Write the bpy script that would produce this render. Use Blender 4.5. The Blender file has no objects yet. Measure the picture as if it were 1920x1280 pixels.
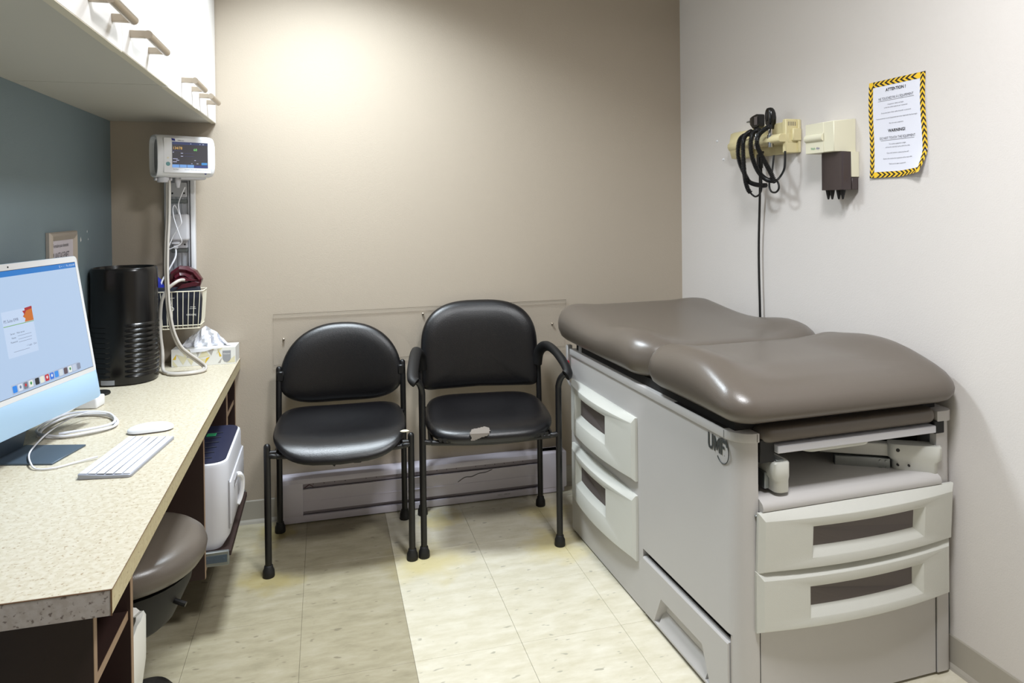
import bpy, bmesh, math, random
from mathutils import Vector, Matrix
random.seed(7)
S = bpy.context.scene
COL = S.collection
PI = math.pi

# ------------------------------------------------------------------ camera
cd = bpy.data.cameras.new('camera'); cam = bpy.data.objects.new('camera', cd); COL.objects.link(cam)
yaw, pitch, roll = 0.261, -0.00717, -0.0112
F = Vector((math.sin(yaw)*math.cos(pitch), math.cos(yaw)*math.cos(pitch), math.sin(pitch)))
R0 = Vector((math.cos(yaw), -math.sin(yaw), 0)); U0 = R0.cross(F)
Rr = R0*math.cos(roll)+U0*math.sin(roll); Uu = -R0*math.sin(roll)+U0*math.cos(roll)
M = Matrix((Rr, Uu, -F)).transposed().to_4x4(); M.translation = Vector((0, 0, 1.27))
cam.matrix_world = M
cd.sensor_width = 36; cd.lens = 1318/1920*36; cd.shift_y = -(640-394)/1920; cd.clip_start = 0.01
S.camera = cam

# ------------------------------------------------------------------ view + light
S.view_settings.view_transform = 'Standard'; S.view_settings.look = 'None'
S.view_settings.exposure = 0.0; S.view_settings.gamma = 1.0; S.view_settings.use_curve_mapping = False
w = bpy.data.worlds.new('world'); S.world = w; w.use_nodes = True
w.node_tree.nodes['Background'].inputs[0].default_value = (0.75, 0.82, 0.95, 1)
w.node_tree.nodes['Background'].inputs[1].default_value = 0.05
def area(name, loc, sx, sy, power, color, spread=180, rot=(0, 0, 0)):
    l = bpy.data.lights.new(name, 'AREA'); l.shape = 'RECTANGLE'; l.size = sx; l.size_y = sy
    l.energy = power; l.color = color; l.spread = math.radians(spread)
    o = bpy.data.objects.new(name, l); COL.objects.link(o); o.location = loc; o.rotation_euler = rot
    return o
area('ceiling_lamp', (0.02, 2.36, 2.44), 0.36, 0.36, 30, (0.84, 0.93, 1.0), 133)
area('ceiling_lamp', (0.70, 0.85, 2.44), 0.36, 0.36, 38, (0.96, 0.975, 1.0), 165)

# ------------------------------------------------------------------ materials
def lin(c):
    c = c/255
    return c/12.92 if c <= 0.04045 else ((c+0.055)/1.055)**2.4
def rgb(*c): return (lin(c[0]), lin(c[1]), lin(c[2]), 1)
def mat(name, col, rough=0.5, metal=0.0, bump=0.0, bscale=200, var=0.0, vscale=6, coat=0.0, spec=0.5, emit=0.0, alpha=1, trans=0, stretch=None):
    m = bpy.data.materials.new(name); m.use_nodes = True; nt = m.node_tree; N = nt.nodes; L = nt.links
    b = N['Principled BSDF']; c = rgb(*col)
    b.inputs['Base Color'].default_value = c; b.inputs['Roughness'].default_value = rough
    b.inputs['Metallic'].default_value = metal; b.inputs['Specular IOR Level'].default_value = spec
    b.inputs['Coat Weight'].default_value = coat; b.inputs['Transmission Weight'].default_value = trans
    if emit:
        b.inputs['Emission Color'].default_value = c; b.inputs['Emission Strength'].default_value = emit
        b.inputs['Base Color'].default_value = (0.02, 0.02, 0.02, 1)
    tc = None
    if bump or var:
        tc = N.new('ShaderNodeTexCoord'); src = tc.outputs['Object']
        if stretch:
            mp = N.new('ShaderNodeMapping'); mp.inputs['Scale'].default_value = stretch
            L.new(src, mp.inputs[0]); src = mp.outputs[0]
    if var:
        n = N.new('ShaderNodeTexNoise'); n.inputs['Scale'].default_value = vscale; n.inputs['Detail'].default_value = 5
        L.new(src, n.inputs['Vector'])
        mx = N.new('ShaderNodeMix'); mx.data_type = 'RGBA'
        mx.inputs[6].default_value = tuple(min(1, v*(1+var)) for v in c[:3])+(1,)
        mx.inputs[7].default_value = tuple(v*(1-var) for v in c[:3])+(1,)
        L.new(n.outputs['Fac'], mx.inputs[0]); L.new(mx.outputs[2], b.inputs['Base Color'])
    if bump:
        n = N.new('ShaderNodeTexNoise'); n.inputs['Scale'].default_value = bscale; n.inputs['Detail'].default_value = 3
        L.new(src, n.inputs['Vector'])
        bp = N.new('ShaderNodeBump'); bp.inputs['Strength'].default_value = bump; bp.inputs['Distance'].default_value = 0.002
        L.new(n.outputs['Fac'], bp.inputs['Height']); L.new(bp.outputs[0], b.inputs['Normal'])
    return m

m_wall_b = mat('taupe_paint', (182, 170, 154), 0.55, bump=0.25, bscale=260, var=0.03, vscale=1.5, spec=0.25)
m_wall_r = mat('offwhite_paint', (222, 217, 213), 0.55, bump=0.25, bscale=260, var=0.03, vscale=2, spec=0.25)
m_wall_l = mat('teal_paint', (122, 138, 146), 0.55, bump=0.2, bscale=260, var=0.03, spec=0.25)
m_ceil = mat('ceiling_tile', (205, 202, 196), 0.85)
m_base = mat('baseboard_vinyl', (174, 168, 157), 0.45)
m_heat = mat('heater_enamel', (224, 219, 232), 0.35, var=0.05, vscale=9, bump=0.1, bscale=30)
m_heat_d = mat('heater_grille', (165, 156, 166), 0.45)
m_black = mat('black_vinyl', (12, 11, 14), 0.33, bump=0.22, bscale=420, spec=0.55)
m_blackp = mat('black_powder_steel', (13, 12, 14), 0.42)
m_rubber = mat('black_rubber', (16, 15, 16), 0.6)
m_taupe = mat('taupe_vinyl', (96, 88, 80), 0.30, bump=0.12, bscale=500, spec=0.5, var=0.02, vscale=4)
m_tbody = mat('table_enamel', (188, 185, 183), 0.38, bump=0.1, bscale=700, var=0.02)
m_tface = mat('drawer_plastic', (201, 201, 194), 0.36, bump=0.18, bscale=700)
m_tdark = mat('drawer_window', (94, 86, 84), 0.5)
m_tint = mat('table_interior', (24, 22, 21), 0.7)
m_zinc = mat('zinc_steel', (150, 155, 155), 0.35, metal=0.8, var=0.2, vscale=30)
m_steel = mat('brushed_nickel', (176, 164, 148), 0.33, metal=0.85)
m_chrome = mat('chrome', (215, 215, 218), 0.12, metal=1)
m_cab = mat('white_laminate', (236, 234, 232), 0.35)
m_cabedge = mat('cabinet_edge_band', (212, 205, 186), 0.5)
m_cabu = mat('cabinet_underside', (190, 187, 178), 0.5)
m_wood = mat('dark_walnut_laminate', (44, 29, 26), 0.45, var=0.25, vscale=8, stretch=(1, 1, 0.15))
m_edge = mat('brown_edge_band', (150, 124, 100), 0.5)
m_plast = mat('white_plastic', (235, 236, 240), 0.3)
m_plast2 = mat('grey_white_plastic', (206, 206, 212), 0.4)
m_plastg = mat('warm_grey_plastic', (150, 148, 150), 0.5)
m_cream = mat('cream_plastic', (226, 214, 168), 0.42)
m_cream2 = mat('pale_cream_plastic', (228, 224, 200), 0.42)
m_cord_b = mat('black_cord', (20, 20, 21), 0.38)
m_gloss_b = mat('glossy_black_plastic', (17, 16, 16), 0.22, bump=0.05, bscale=500)
m_tube = mat('grey_hose', (196, 190, 182), 0.35)
m_wcord = mat('white_cord', (232, 232, 238), 0.4)
m_wire = mat('white_coated_wire', (234, 228, 208), 0.35)
m_silver = mat('silver_aluminium', (196, 198, 204), 0.35, metal=0.55)
m_blue_al = mat('pale_blue_aluminium', (170, 200, 226), 0.4)
m_darkblue = mat('navy_stand', (84, 98, 112), 0.4, metal=0.3)
m_bezel = mat('white_bezel', (232, 233, 236), 0.25)
m_navy = mat('navy_plastic', (30, 34, 60), 0.5)
m_maroon = mat('maroon_vinyl', (74, 24, 34), 0.28)
m_navyf = mat('navy_fabric', (24, 28, 44), 0.6)
m_bluef = mat('royal_blue_fabric', (18, 36, 150), 0.6)
m_red = mat('red_cap', (190, 20, 40), 0.35)
m_paper = mat('paper', (232, 234, 246), 0.6)
m_yellow = mat('yellow_tape', (250, 205, 50), 0.45)
m_ink = mat('black_ink', (30, 28, 30), 0.6)
m_inkg = mat('grey_ink', (90, 90, 98), 0.6)
m_tissue = mat('tissue_paper', (240, 242, 250), 0.8)
m_white = mat('white_print', (240, 240, 240), 0.6)
m_green = mat('green_print', (40, 150, 100), 0.6)
m_bluep = mat('blue_print', (40, 50, 140), 0.6)
m_teal = mat('teal_button', (110, 160, 165), 0.5)
m_grey = mat('dark_grey_print', (58, 62, 62), 0.5)
m_greyl = mat('grey_print', (150, 152, 158), 0.6)
m_foam = mat('duct_tape', (128, 120, 112), 0.5)
m_tag = mat('cream_foam', (225, 220, 195), 0.7)
m_frame = mat('champagne_frame', (186, 176, 166), 0.35, metal=0.4)
m_bag = mat('bin_bag', (222, 220, 212), 0.45)
m_bin = mat('beige_bin', (190, 180, 150), 0.5)
E_ = {}
def em(name, col, s=0.9):
    if name not in E_: E_[name] = mat(name, col, 0.3, emit=s)
    return E_[name]

def mat_glass():
    m = bpy.data.materials.new('clear_acrylic'); m.use_nodes = True; N = m.node_tree.nodes; L = m.node_tree.links
    N.remove(N['Principled BSDF']); t = N.new('ShaderNodeBsdfTransparent'); t.inputs[0].default_value = (0.997, 0.997, 0.998, 1)
    g = N.new('ShaderNodeBsdfGlossy'); g.inputs['Roughness'].default_value = 0.06; f = N.new('ShaderNodeValue'); f.outputs[0].default_value = 0.022
    x = N.new('ShaderNodeMixShader'); L.new(f.outputs[0], x.inputs[0]); L.new(t.outputs[0], x.inputs[1]); L.new(g.outputs[0], x.inputs[2])
    L.new(x.outputs[0], N['Material Output'].inputs[0])
    return m
m_acryl = mat_glass()

def mat_counter(name, base, dark, light, s=1.0):
    m = mat(name, base, 0.42); nt = m.node_tree; N = nt.nodes; L = nt.links; b = N['Principled BSDF']
    tc = N.new('ShaderNodeTexCoord')
    n1 = N.new('ShaderNodeTexNoise'); n1.inputs['Scale'].default_value = 150*s; n1.inputs['Detail'].default_value = 3
    n2 = N.new('ShaderNodeTexNoise'); n2.inputs['Scale'].default_value = 90*s; n2.inputs['Detail'].default_value = 2
    mp = N.new('ShaderNodeMapping'); mp.inputs['Location'].default_value = (3, 5, 1)
    L.new(tc.outputs['Object'], n1.inputs['Vector']); L.new(tc.outputs['Object'], mp.inputs[0]); L.new(mp.outputs[0], n2.inputs['Vector'])
    r1 = N.new('ShaderNodeValToRGB'); r1.color_ramp.elements[0].position = 0.60; r1.color_ramp.elements[1].position = 0.68
    r2 = N.new('ShaderNodeValToRGB'); r2.color_ramp.elements[0].position = 0.40; r2.color_ramp.elements[1].position = 0.60
    L.new(n1.outputs['Fac'], r1.inputs[0]); L.new(n2.outputs['Fac'], r2.inputs[0])
    a = N.new('ShaderNodeMix'); a.data_type = 'RGBA'; a.inputs[6].default_value = rgb(*base); a.inputs[7].default_value = rgb(*light)
    L.new(r2.outputs[0], a.inputs[0])
    c = N.new('ShaderNodeMix'); c.data_type = 'RGBA'; c.inputs[7].default_value = rgb(*dark)
    L.new(a.outputs[2], c.inputs[6]); L.new(r1.outputs[0], c.inputs[0]); L.new(c.outputs[2], b.inputs['Base Color'])
    return m
m_counter = mat_counter('speckled_laminate', (198, 188, 165), (166, 147, 118), (208, 200, 181))
m_cedge = mat_counter('grey_speckled_edge', (176, 166, 160), (118, 106, 100), (188, 180, 176), 0.9)
m_cside = mat_counter('tan_edge', (186, 172, 136), (158, 142, 108), (194, 182, 146), 1.0)

def mat_tile(name, base, dark, light):
    m = mat(name, base, 0.38); nt = m.node_tree; N = nt.nodes; L = nt.links; b = N['Principled BSDF']
    g = N.new('ShaderNodeNewGeometry')
    mp = N.new('ShaderNodeMapping'); mp.inputs['Scale'].default_value = (9, 26, 1); L.new(g.outputs['Position'], mp.inputs[0])
    n1 = N.new('ShaderNodeTexNoise'); n1.inputs['Scale'].default_value = 1; n1.inputs['Detail'].default_value = 8; n1.inputs['Roughness'].default_value = 0.65
    L.new(mp.outputs[0], n1.inputs['Vector'])
    r = N.new('ShaderNodeValToRGB'); e = r.color_ramp.elements
    e[0].position = 0.3; e[0].color = rgb(*dark); e[1].position = 0.7; e[1].color = rgb(*light)
    k = e.new(0.5); k.color = rgb(*base)
    L.new(n1.outputs['Fac'], r.inputs[0])
    mp2 = N.new('ShaderNodeMapping'); mp2.inputs['Scale'].default_value = (26, 60, 1); L.new(g.outputs['Position'], mp2.inputs[0])
    n2 = N.new('ShaderNodeTexNoise'); n2.inputs['Scale'].default_value = 1; n2.inputs['Detail'].default_value = 1
    L.new(mp2.outputs[0], n2.inputs['Vector'])
    r2 = N.new('ShaderNodeValToRGB'); r2.color_ramp.elements[0].position = 0.69; r2.color_ramp.elements[1].position = 0.74
    L.new(n2.outputs['Fac'], r2.inputs[0])
    mx = N.new('ShaderNodeMix'); mx.data_type = 'RGBA'; mx.inputs[7].default_value = rgb(*[int(v*0.83) for v in base])
    L.new(r.outputs[0], mx.inputs[6]); L.new(r2.outputs[0], mx.inputs[0])
    last = mx.outputs[2]
    # yellow wax stains around the chair feet and along the wall
    wn = N.new('ShaderNodeTexNoise'); wn.inputs['Scale'].default_value = 9; wn.inputs['Detail'].default_value = 4; L.new(g.outputs['Position'], wn.inputs['Vector'])
    for (x, y, rad) in ((-0.2, 2.53, .11), (.33, 2.5, .17), (.82, 2.5, .15), (-0.2, 2.86, .1), (.86, 2.78, .13), (.45, 2.82, .09)):
        d = N.new('ShaderNodeVectorMath'); d.operation = 'DISTANCE'; d.inputs[1].default_value = (x, y, 0); L.new(g.outputs['Position'], d.inputs[0])
        ad = N.new('ShaderNodeMath'); ad.operation = 'MULTIPLY_ADD'; ad.inputs[1].default_value = -0.25; L.new(wn.outputs['Fac'], ad.inputs[0]); L.new(d.outputs['Value'], ad.inputs[2])
        mr = N.new('ShaderNodeMapRange'); mr.inputs['From Min'].default_value = rad-0.125; mr.inputs['From Max'].default_value = -0.08
        mr.inputs['To Min'].default_value = 0; mr.inputs['To Max'].default_value = 0.6; L.new(ad.outputs[0], mr.inputs['Value'])
        q = N.new('ShaderNodeMix'); q.data_type = 'RGBA'; q.inputs[7].default_value = rgb(int(base[0]*.98), int(base[1]*.93), int(base[2]*.66))
        L.new(last, q.inputs[6]); L.new(mr.outputs[0], q.inputs[0]); last = q.outputs[2]
    L.new(last, b.inputs['Base Color'])
    return m
m_tileL = mat_tile('beige_vinyl_tile', (164, 155, 130), (148, 140, 116), (176, 168, 146))
m_tileR = mat_tile('pale_vinyl_tile', (212, 205, 184), (200, 192, 167), (223, 217, 200))
m_joint = mat('tile_joint', (120, 112, 92), 0.8)

# ------------------------------------------------------------------ geometry helpers
def bmn(): return bmesh.new()
def merge(dst, src):
    me = bpy.data.meshes.new('tmp'); src.to_mesh(me); src.free(); dst.from_mesh(me); bpy.data.meshes.remove(me)
def box(bm, x0, x1, y0, y1, z0, z1, bev=0.0, seg=2, M4=None):
    t = bmn(); bmesh.ops.create_cube(t, size=1)
    bmesh.ops.scale(t, vec=(x1-x0, y1-y0, z1-z0), verts=t.verts)
    bmesh.ops.translate(t, vec=((x0+x1)/2, (y0+y1)/2, (z0+z1)/2), verts=t.verts)
    if bev: bmesh.ops.bevel(t, geom=t.edges[:], offset=bev, segments=seg, profile=0.5, affect='EDGES')
    if M4: bmesh.ops.transform(t, matrix=M4, verts=t.verts)
    merge(bm, t); return bm
def prism(bm, pts, fn, d0, d1, bev=0.0, seg=2):
    """extrude 2D outline pts between depths; fn(u,v,d)->xyz"""
    t = bmn()
    a = [t.verts.new(fn(u, v, d0)) for u, v in pts]; b = [t.verts.new(fn(u, v, d1)) for u, v in pts]
    t.faces.new(a); t.faces.new(b[::-1]); n = len(pts)
    for i in range(n): t.faces.new((a[i], b[i], b[(i+1) % n], a[(i+1) % n]))
    bmesh.ops.recalc_face_normals(t, faces=t.faces)
    if bev: bmesh.ops.bevel(t, geom=t.edges[:], offset=bev, segments=seg, profile=0.5, affect='EDGES')
    merge(bm, t); return bm
def cm(pts, n=6, closed=False):
    P = [Vector(p) for p in pts]; out = []; m = len(P)
    if m < 3 and not closed: return P
    rng = range(m if closed else m-1)
    for i in rng:
        if closed: p0, p1, p2, p3 = P[i-1], P[i], P[(i+1) % m], P[(i+2) % m]
        else: p0 = P[max(i-1, 0)]; p1 = P[i]; p2 = P[i+1]; p3 = P[min(i+2, m-1)]
        for k in range(n):
            t = k/n
            out.append(0.5*((2*p1)+(p2-p0)*t+(2*p0-5*p1+4*p2-p3)*t*t+(3*p1-p0-3*p2+p3)*t**3))
    if not closed: out.append(P[-1])
    return out
def tube(bm, pts, r, seg=10, smooth=6, closed=False, flat=1.0, cap=True):
    P = cm(pts, smooth, closed) if smooth else [Vector(p) for p in pts]
    n = len(P); rings = []
    T = []
    for i in range(n):
        a = P[i-1] if (i > 0 or closed) else P[0]; b = P[(i+1) % n] if (i < n-1 or closed) else P[-1]
        T.append((b-a).normalized())
    nrm = T[0].orthogonal().normalized()
    if abs(T[0].z) < 0.9: nrm = (Vector((0, 0, 1))-T[0]*T[0].z).normalized()
    for i in range(n):
        nrm = (nrm-T[i]*nrm.dot(T[i])).normalized(); bn = T[i].cross(nrm)
        rr = r[min(i*len(r)//n, len(r)-1)] if isinstance(r, (list, tuple)) else r
        rings.append([bm.verts.new(P[i]+nrm*math.cos(2*PI*k/seg)*rr+bn*math.sin(2*PI*k/seg)*rr*flat) for k in range(seg)])
    for i in range(n if closed else n-1):
        A = rings[i]; B = rings[(i+1) % n]
        for k in range(seg): bm.faces.new((A[k], A[(k+1) % seg], B[(k+1) % seg], B[k]))
    if cap and not closed: bm.faces.new(rings[0][::-1]); bm.faces.new(rings[-1])
    return bm
def lathe(bm, prof, seg=24, c=(0, 0, 0), sx=1, sy=1, axis='z'):
    rings = []
    for r, z in prof:
        ring = []
        for k in range(seg):
            a = 2*PI*k/seg; p = (r*math.cos(a)*sx, r*math.sin(a)*sy, z)
            if axis == 'x': p = (p[2], p[0], p[1])
            if axis == 'y': p = (p[0], p[2], p[1])
            ring.append(bm.verts.new((c[0]+p[0], c[1]+p[1], c[2]+p[2])))
        rings.append(ring)
    for A, B in zip(rings, rings[1:]):
        for k in range(seg): bm.faces.new((A[k], A[(k+1) % seg], B[(k+1) % seg], B[k]))
    if prof[0][0] > 1e-6: bm.faces.new(rings[0][::-1])
    if prof[-1][0] > 1e-6: bm.faces.new(rings[-1])
    return bm
def rrect(hx, hy, r, n=8, k=6):
    """rounded rectangle outline with k points per side between corners"""
    r = min(r, hx-1e-4, hy-1e-4); out = []
    cs = [(hx-r, hy-r, 0), (-hx+r, hy-r, PI/2), (-hx+r, -hy+r, PI), (hx-r, -hy+r, 3*PI/2)]
    for i, (cx, cy, a0) in enumerate(cs):
        for j in range(n+1):
            a = a0+PI/2*j/n; out.append((cx+r*math.cos(a), cy+r*math.sin(a)))
        nx, ny, a1 = cs[(i+1) % 4]
        sx, sy = out[-1]; ex, ey = nx+r*math.cos(a1), ny+r*math.sin(a1)
        for j in range(1, k): out.append((sx+(ex-sx)*j/k, sy+(ey-sy)*j/k))
    return out
def loft(bm, rings, cap0=True, cap1=True):
    V = [[bm.verts.new(p) for p in r] for r in rings]; n = len(V[0])
    for A, B in zip(V, V[1:]):
        for k in range(n): bm.faces.new((A[k], A[(k+1) % n], B[(k+1) % n], B[k]))
    if cap0: bm.faces.new(V[0][::-1])
    if cap1: bm.faces.new(V[-1])
    return V
def obj(name, bm, m, parent=None, smooth=True, loc=None, angle=40, rot=None):
    me = bpy.data.meshes.new(name)
    bmesh.ops.recalc_face_normals(bm, faces=bm.faces)
    bm.to_mesh(me); bm.free()
    for mm in (m if isinstance(m, (list, tuple)) else [m]): me.materials.append(mm)
    if smooth:
        me.shade_smooth()
        try: me.set_sharp_from_angle(angle=math.radians(angle))
        except Exception: pass
    o = bpy.data.objects.new(name, me); COL.objects.link(o)
    if parent: o.parent = parent
    if loc: o.location = loc
    if rot: o.rotation_euler = rot
    return o
def tag(o, label, cat, group=None):
    o['label'] = label; o['category'] = cat
    if group: o['group'] = group
    return o
def thing(name, label, cat, loc=(0, 0, 0), rz=0, group=None, rot=None):
    o = bpy.data.objects.new(name, None); o.empty_display_size = 0.05; COL.objects.link(o); o.location = loc
    o.rotation_euler = rot or (0, 0, rz); tag(o, label, cat, group); return o
def struct(name, bm, m, **k):
    o = obj(name, bm, m, **k); o['kind'] = 'structure'; return o
def frame(o, x, y):
    x = Vector(x).normalized(); y = Vector(y); z = x.cross(y).normalized(); y = z.cross(x)
    M = Matrix((x, y, z)).transposed().to_4x4(); M.translation = Vector(o); return M
def text(name, s, size, m, parent, M4, align='CENTER', sx=1.0, bold=0.0, alignv='CENTER'):
    c = bpy.data.curves.new('tmp_text', 'FONT'); c.body = s; c.size = size; c.align_x = align; c.align_y = alignv
    c.offset = bold; c.resolution_u = 3
    t = bpy.data.objects.new('tmp_text', c); COL.objects.link(t)
    dg = bpy.context.evaluated_depsgraph_get()
    me = bpy.data.meshes.new_from_object(t.evaluated_get(dg)); bpy.data.objects.remove(t); bpy.data.curves.remove(c)
    me.name = name; me.transform(M4 @ Matrix.Diagonal((sx, 1, 1, 1)))
    me.materials.clear(); me.materials.append(m)
    o = bpy.data.objects.new(name, me); COL.objects.link(o)
    if parent: o.parent = parent
    return o
def flat(bm, M4, x0, x1, y0, y1, z=0.0):
    vs = [bm.verts.new(M4 @ Vector(p)) for p in ((x0, y0, z), (x1, y0, z), (x1, y1, z), (x0, y1, z))]
    bm.faces.new(vs); return bm
def poly(bm, M4, pts, z=0.0):
    bm.faces.new([bm.verts.new(M4 @ Vector((x, y, z))) for x, y in pts]); return bm
I4 = Matrix.Identity(4)

# ------------------------------------------------------------------ room
XL, XR, YB, YF, ZC = -0.79, 1.633, 3.006, -0.75, 2.46
struct('wall_back', box(bmn(), XL-.1, XR+.1, YB, YB+.1, 0, ZC), m_wall_b, smooth=False)
struct('wall_right', box(bmn(), XR, XR+.1, YF, YB, 0, ZC), m_wall_r, smooth=False)
W_LEFT = struct('wall_left', box(bmn(), XL-.1, XL, YF, YB, 0, ZC), m_wall_l, smooth=False)
struct('wall_front', box(bmn(), XL-.1, XR+.1, YF-.1, YF, 0, ZC), m_wall_b, smooth=False)
struct('ceiling', box(bmn(), XL-.1, XR+.1, YF-.1, YB+.1, ZC, ZC+.1), m_ceil, smooth=False)
fl = struct('floor', box(bmn(), XL-.1, XR+.1, YF-.1, YB+.1, -.1, -.003), m_joint, smooth=False)
TS = 0.3105
tm = {}
def tile_mesh(w_, d_, m, key):
    k = (round(w_, 3), round(d_, 3), key)
    if k not in tm:
        b = bmn(); g = 0.0004
        box(b, g, w_-g, g, d_-g, -0.003, 0, 0.0004, 1); me = bpy.data.meshes.new('tile'); b.to_mesh(me); b.free(); me.materials.append(m); tm[k] = me
    return tm[k]
xs = [XL]+[0.228+TS*k for k in range(-3, 5)]+[XR]; ys = [YF]+[2.27+TS*k for k in range(-9, 3)]+[YB]
for i in range(len(xs)-1):
    for j in range(len(ys)-1):
        m = m_tileL if xs[i] < 0.2 else m_tileR
        o = bpy.data.objects.new('floor_tile', tile_mesh(xs[i+1]-xs[i], ys[j+1]-ys[j], m, m.name)); COL.objects.link(o)
        o.location = (xs[i], ys[j], 0); o.parent = fl
def baseboard(name, p0, p1, n):
    # profile (depth, height) extruded along p0->p1, n = into the room
    pr = [(0, 0), (0.012, 0), (0.009, 0.008), (0.004, 0.016), (0.003, 0.088), (0.001, 0.092), (0, 0.092)]
    b = bmn(); p0 = Vector(p0); p1 = Vector(p1); n = Vector(n)
    A = [b.verts.new(p0+n*d+Vector((0, 0, h))) for d, h in pr]; B = [b.verts.new(p1+n*d+Vector((0, 0, h))) for d, h in pr]
    for i in range(len(pr)-1): b.faces.new((A[i], A[i+1], B[i+1], B[i]))
    b.faces.new(A); b.faces.new(B[::-1])
    struct(name, b, m_base, smooth=False)
baseboard('baseboard_back', (XL, YB, 0), (XR, YB, 0), (0, -1, 0))
baseboard('baseboard_right', (XR, YF, 0), (XR, YB, 0), (-1, 0, 0))
baseboard('baseboard_left', (XL, YF, 0), (XL, YB, 0), (1, 0, 0))
# paint chips and screw holes
for (y, z, q) in ((2.648, 1.171, .009), (2.715, 1.196, .005), (2.725, 1.169, .004)):
    b = bmn(); poly(b, frame((XL+.0006, y, z), (0, 1, 0), (0, 0, 1)), [(-q*.6, -q*.1), (-q*.1, -q), (q*.7, -q*.3), (q*.1, q*1.1)])
    obj('paint_chip', b, m_white, W_LEFT, smooth=False)
for y, z, l in ((2.687, 1.534, 'upper'), (2.639, 1.453, 'lower')):
    b = bmn(); lathe(b, [(0.005, 0), (0.004, 0.004), (0.0015, 0.006)], 10, (0, 0, 0))
    tag(obj('wall_plug', b, m_plast, loc=(XR, y, z), rot=(0, -PI/2, 0)), l+' of two small white plugs in the right wall left of the scope unit', 'wall plug')

# ------------------------------------------------------------------ heater on the back wall
ht = thing('baseboard_heater', 'long lilac-white electric baseboard heater on the back wall behind the chairs', 'heater', (0.405, YB, 0))
X0, X1 = -0.602, 0.606
b = bmn()
for a in (X0+.1, X1-.13): pass
box(b, X0, X1, -.012, -.001, .004, .178); obj('back_plate', b, m_heat_d, ht)
b = bmn()   # top cap: curved hood
pf = [(-.001, .182), (-.045, .182), (-.060, .176), (-.064, .166), (-.064, .158), (-.060, .158), (-.055, .168), (-.042, .173), (-.001, .173)]
prism(b, pf, lambda u, v, d: (d, u, v), X0, X1, 0); obj('top_hood', b, m_heat, ht)
b = bmn(); prism(b, [(-.056, .046), (-.060, .046), (-.061, .132), (-.064, .136), (-.056, .136)], lambda u, v, d: (d, u, v), X0+.10, X1-.112); box(b, X0+.1, X1-.112, -.0625, -.060, .084, .086); obj('front_panel', b, m_heat, ht)
b = bmn(); box(b, X0, X1, -.064, -.052, .004, .031, .001); obj('bottom_rail', b, m_heat, ht)
b = bmn(); box(b, X0+.1, X1-.112, -.045, -.012, .03, .165); obj('grille', b, m_heat_d, ht)
b = bmn(); box(b, X0+.1, X1-.11, -.051, -.049, .138, .160)
obj('upper_slot_strip', b, m_heat_d, ht)
b = bmn()
for k in range(22):
    if k in (4, 7, 15): continue
    lathe(b, [(0.0018, -0.0513), (0.0018, -.0505)], 8, (X0+.14+k*.042, 0, .150), axis='y')
o = obj('perforations', b, m_ink, ht); o['kind'] = 'stuff'
b = bmn(); box(b, X0, X0+.10, -.066, -.001, .031, .164, .002); obj('end_cover', b, m_heat, ht)
b = bmn(); box(b, X1-.112, X1+.012, -.068, -.001, .022, .182, .008, 3); obj('end_cover', b, m_heat, ht)
b = bmn(); tube(b, [(X0+.105, -.05, .137), (X0+.115, -.056, .145), (X0+.125, -.056, .150), (X0+.14, -.056, .141)], .0013, 6); obj('wire', b, m_maroon, ht)
b = bmn(); tube(b, [(.13, -.0625, .095), (.16, -.0625, .112), (.19, -.0625, .112), (.22, -.0625, .122), (.25, -.0625, .124), (.28, -.0625, .133)], .0012, 6); obj('scratch', b, m_ink, ht)
text('rating_label', '240 V  1000 W', .009, m_greyl, ht, frame((.33, -.0645, .02), (1, 0, 0), (0, 0, 1)))

# ------------------------------------------------------------------ clear wall guard
gd = thing('wall_guard', 'clear acrylic wall guard panel screwed to the back wall behind the chairs', 'wall panel', (0, YB, 0))
Ma = frame((0, 0, 0), (1, 0, 0), (0, 0, 1))
b = bmn(); prism(b, [(-.205, .838), (-.206, .632), (1.04, .632), (1.048, .842)], lambda u, v, d: (u, d, v), -.0085, -.0045, .0006, 1); obj('acrylic_sheet', b, m_acryl, gd, smooth=False)
b = bmn(); tube(b, [(-.205, -.0088, .838), (-.206, -.0088, .632), (1.04, -.0088, .632), (1.048, -.0088, .842)], .0011, 6, 0, True); obj('sheet_edge', b, mat('polished_edge', (122, 112, 98), .3), gd)
for x, z in ((-.166, .735), (.982, .736), (.402, .81), (.6, .66)):
    b = bmn(); lathe(b, [(.0035, 0), (.005, .0085), (.005, .0095), (.003, .0115), (0, .012)], 12, (0, 0, 0)); o = obj('screw', b, m_steel, gd, loc=(x, 0, z), rot=(PI/2, 0, 0))

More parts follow.
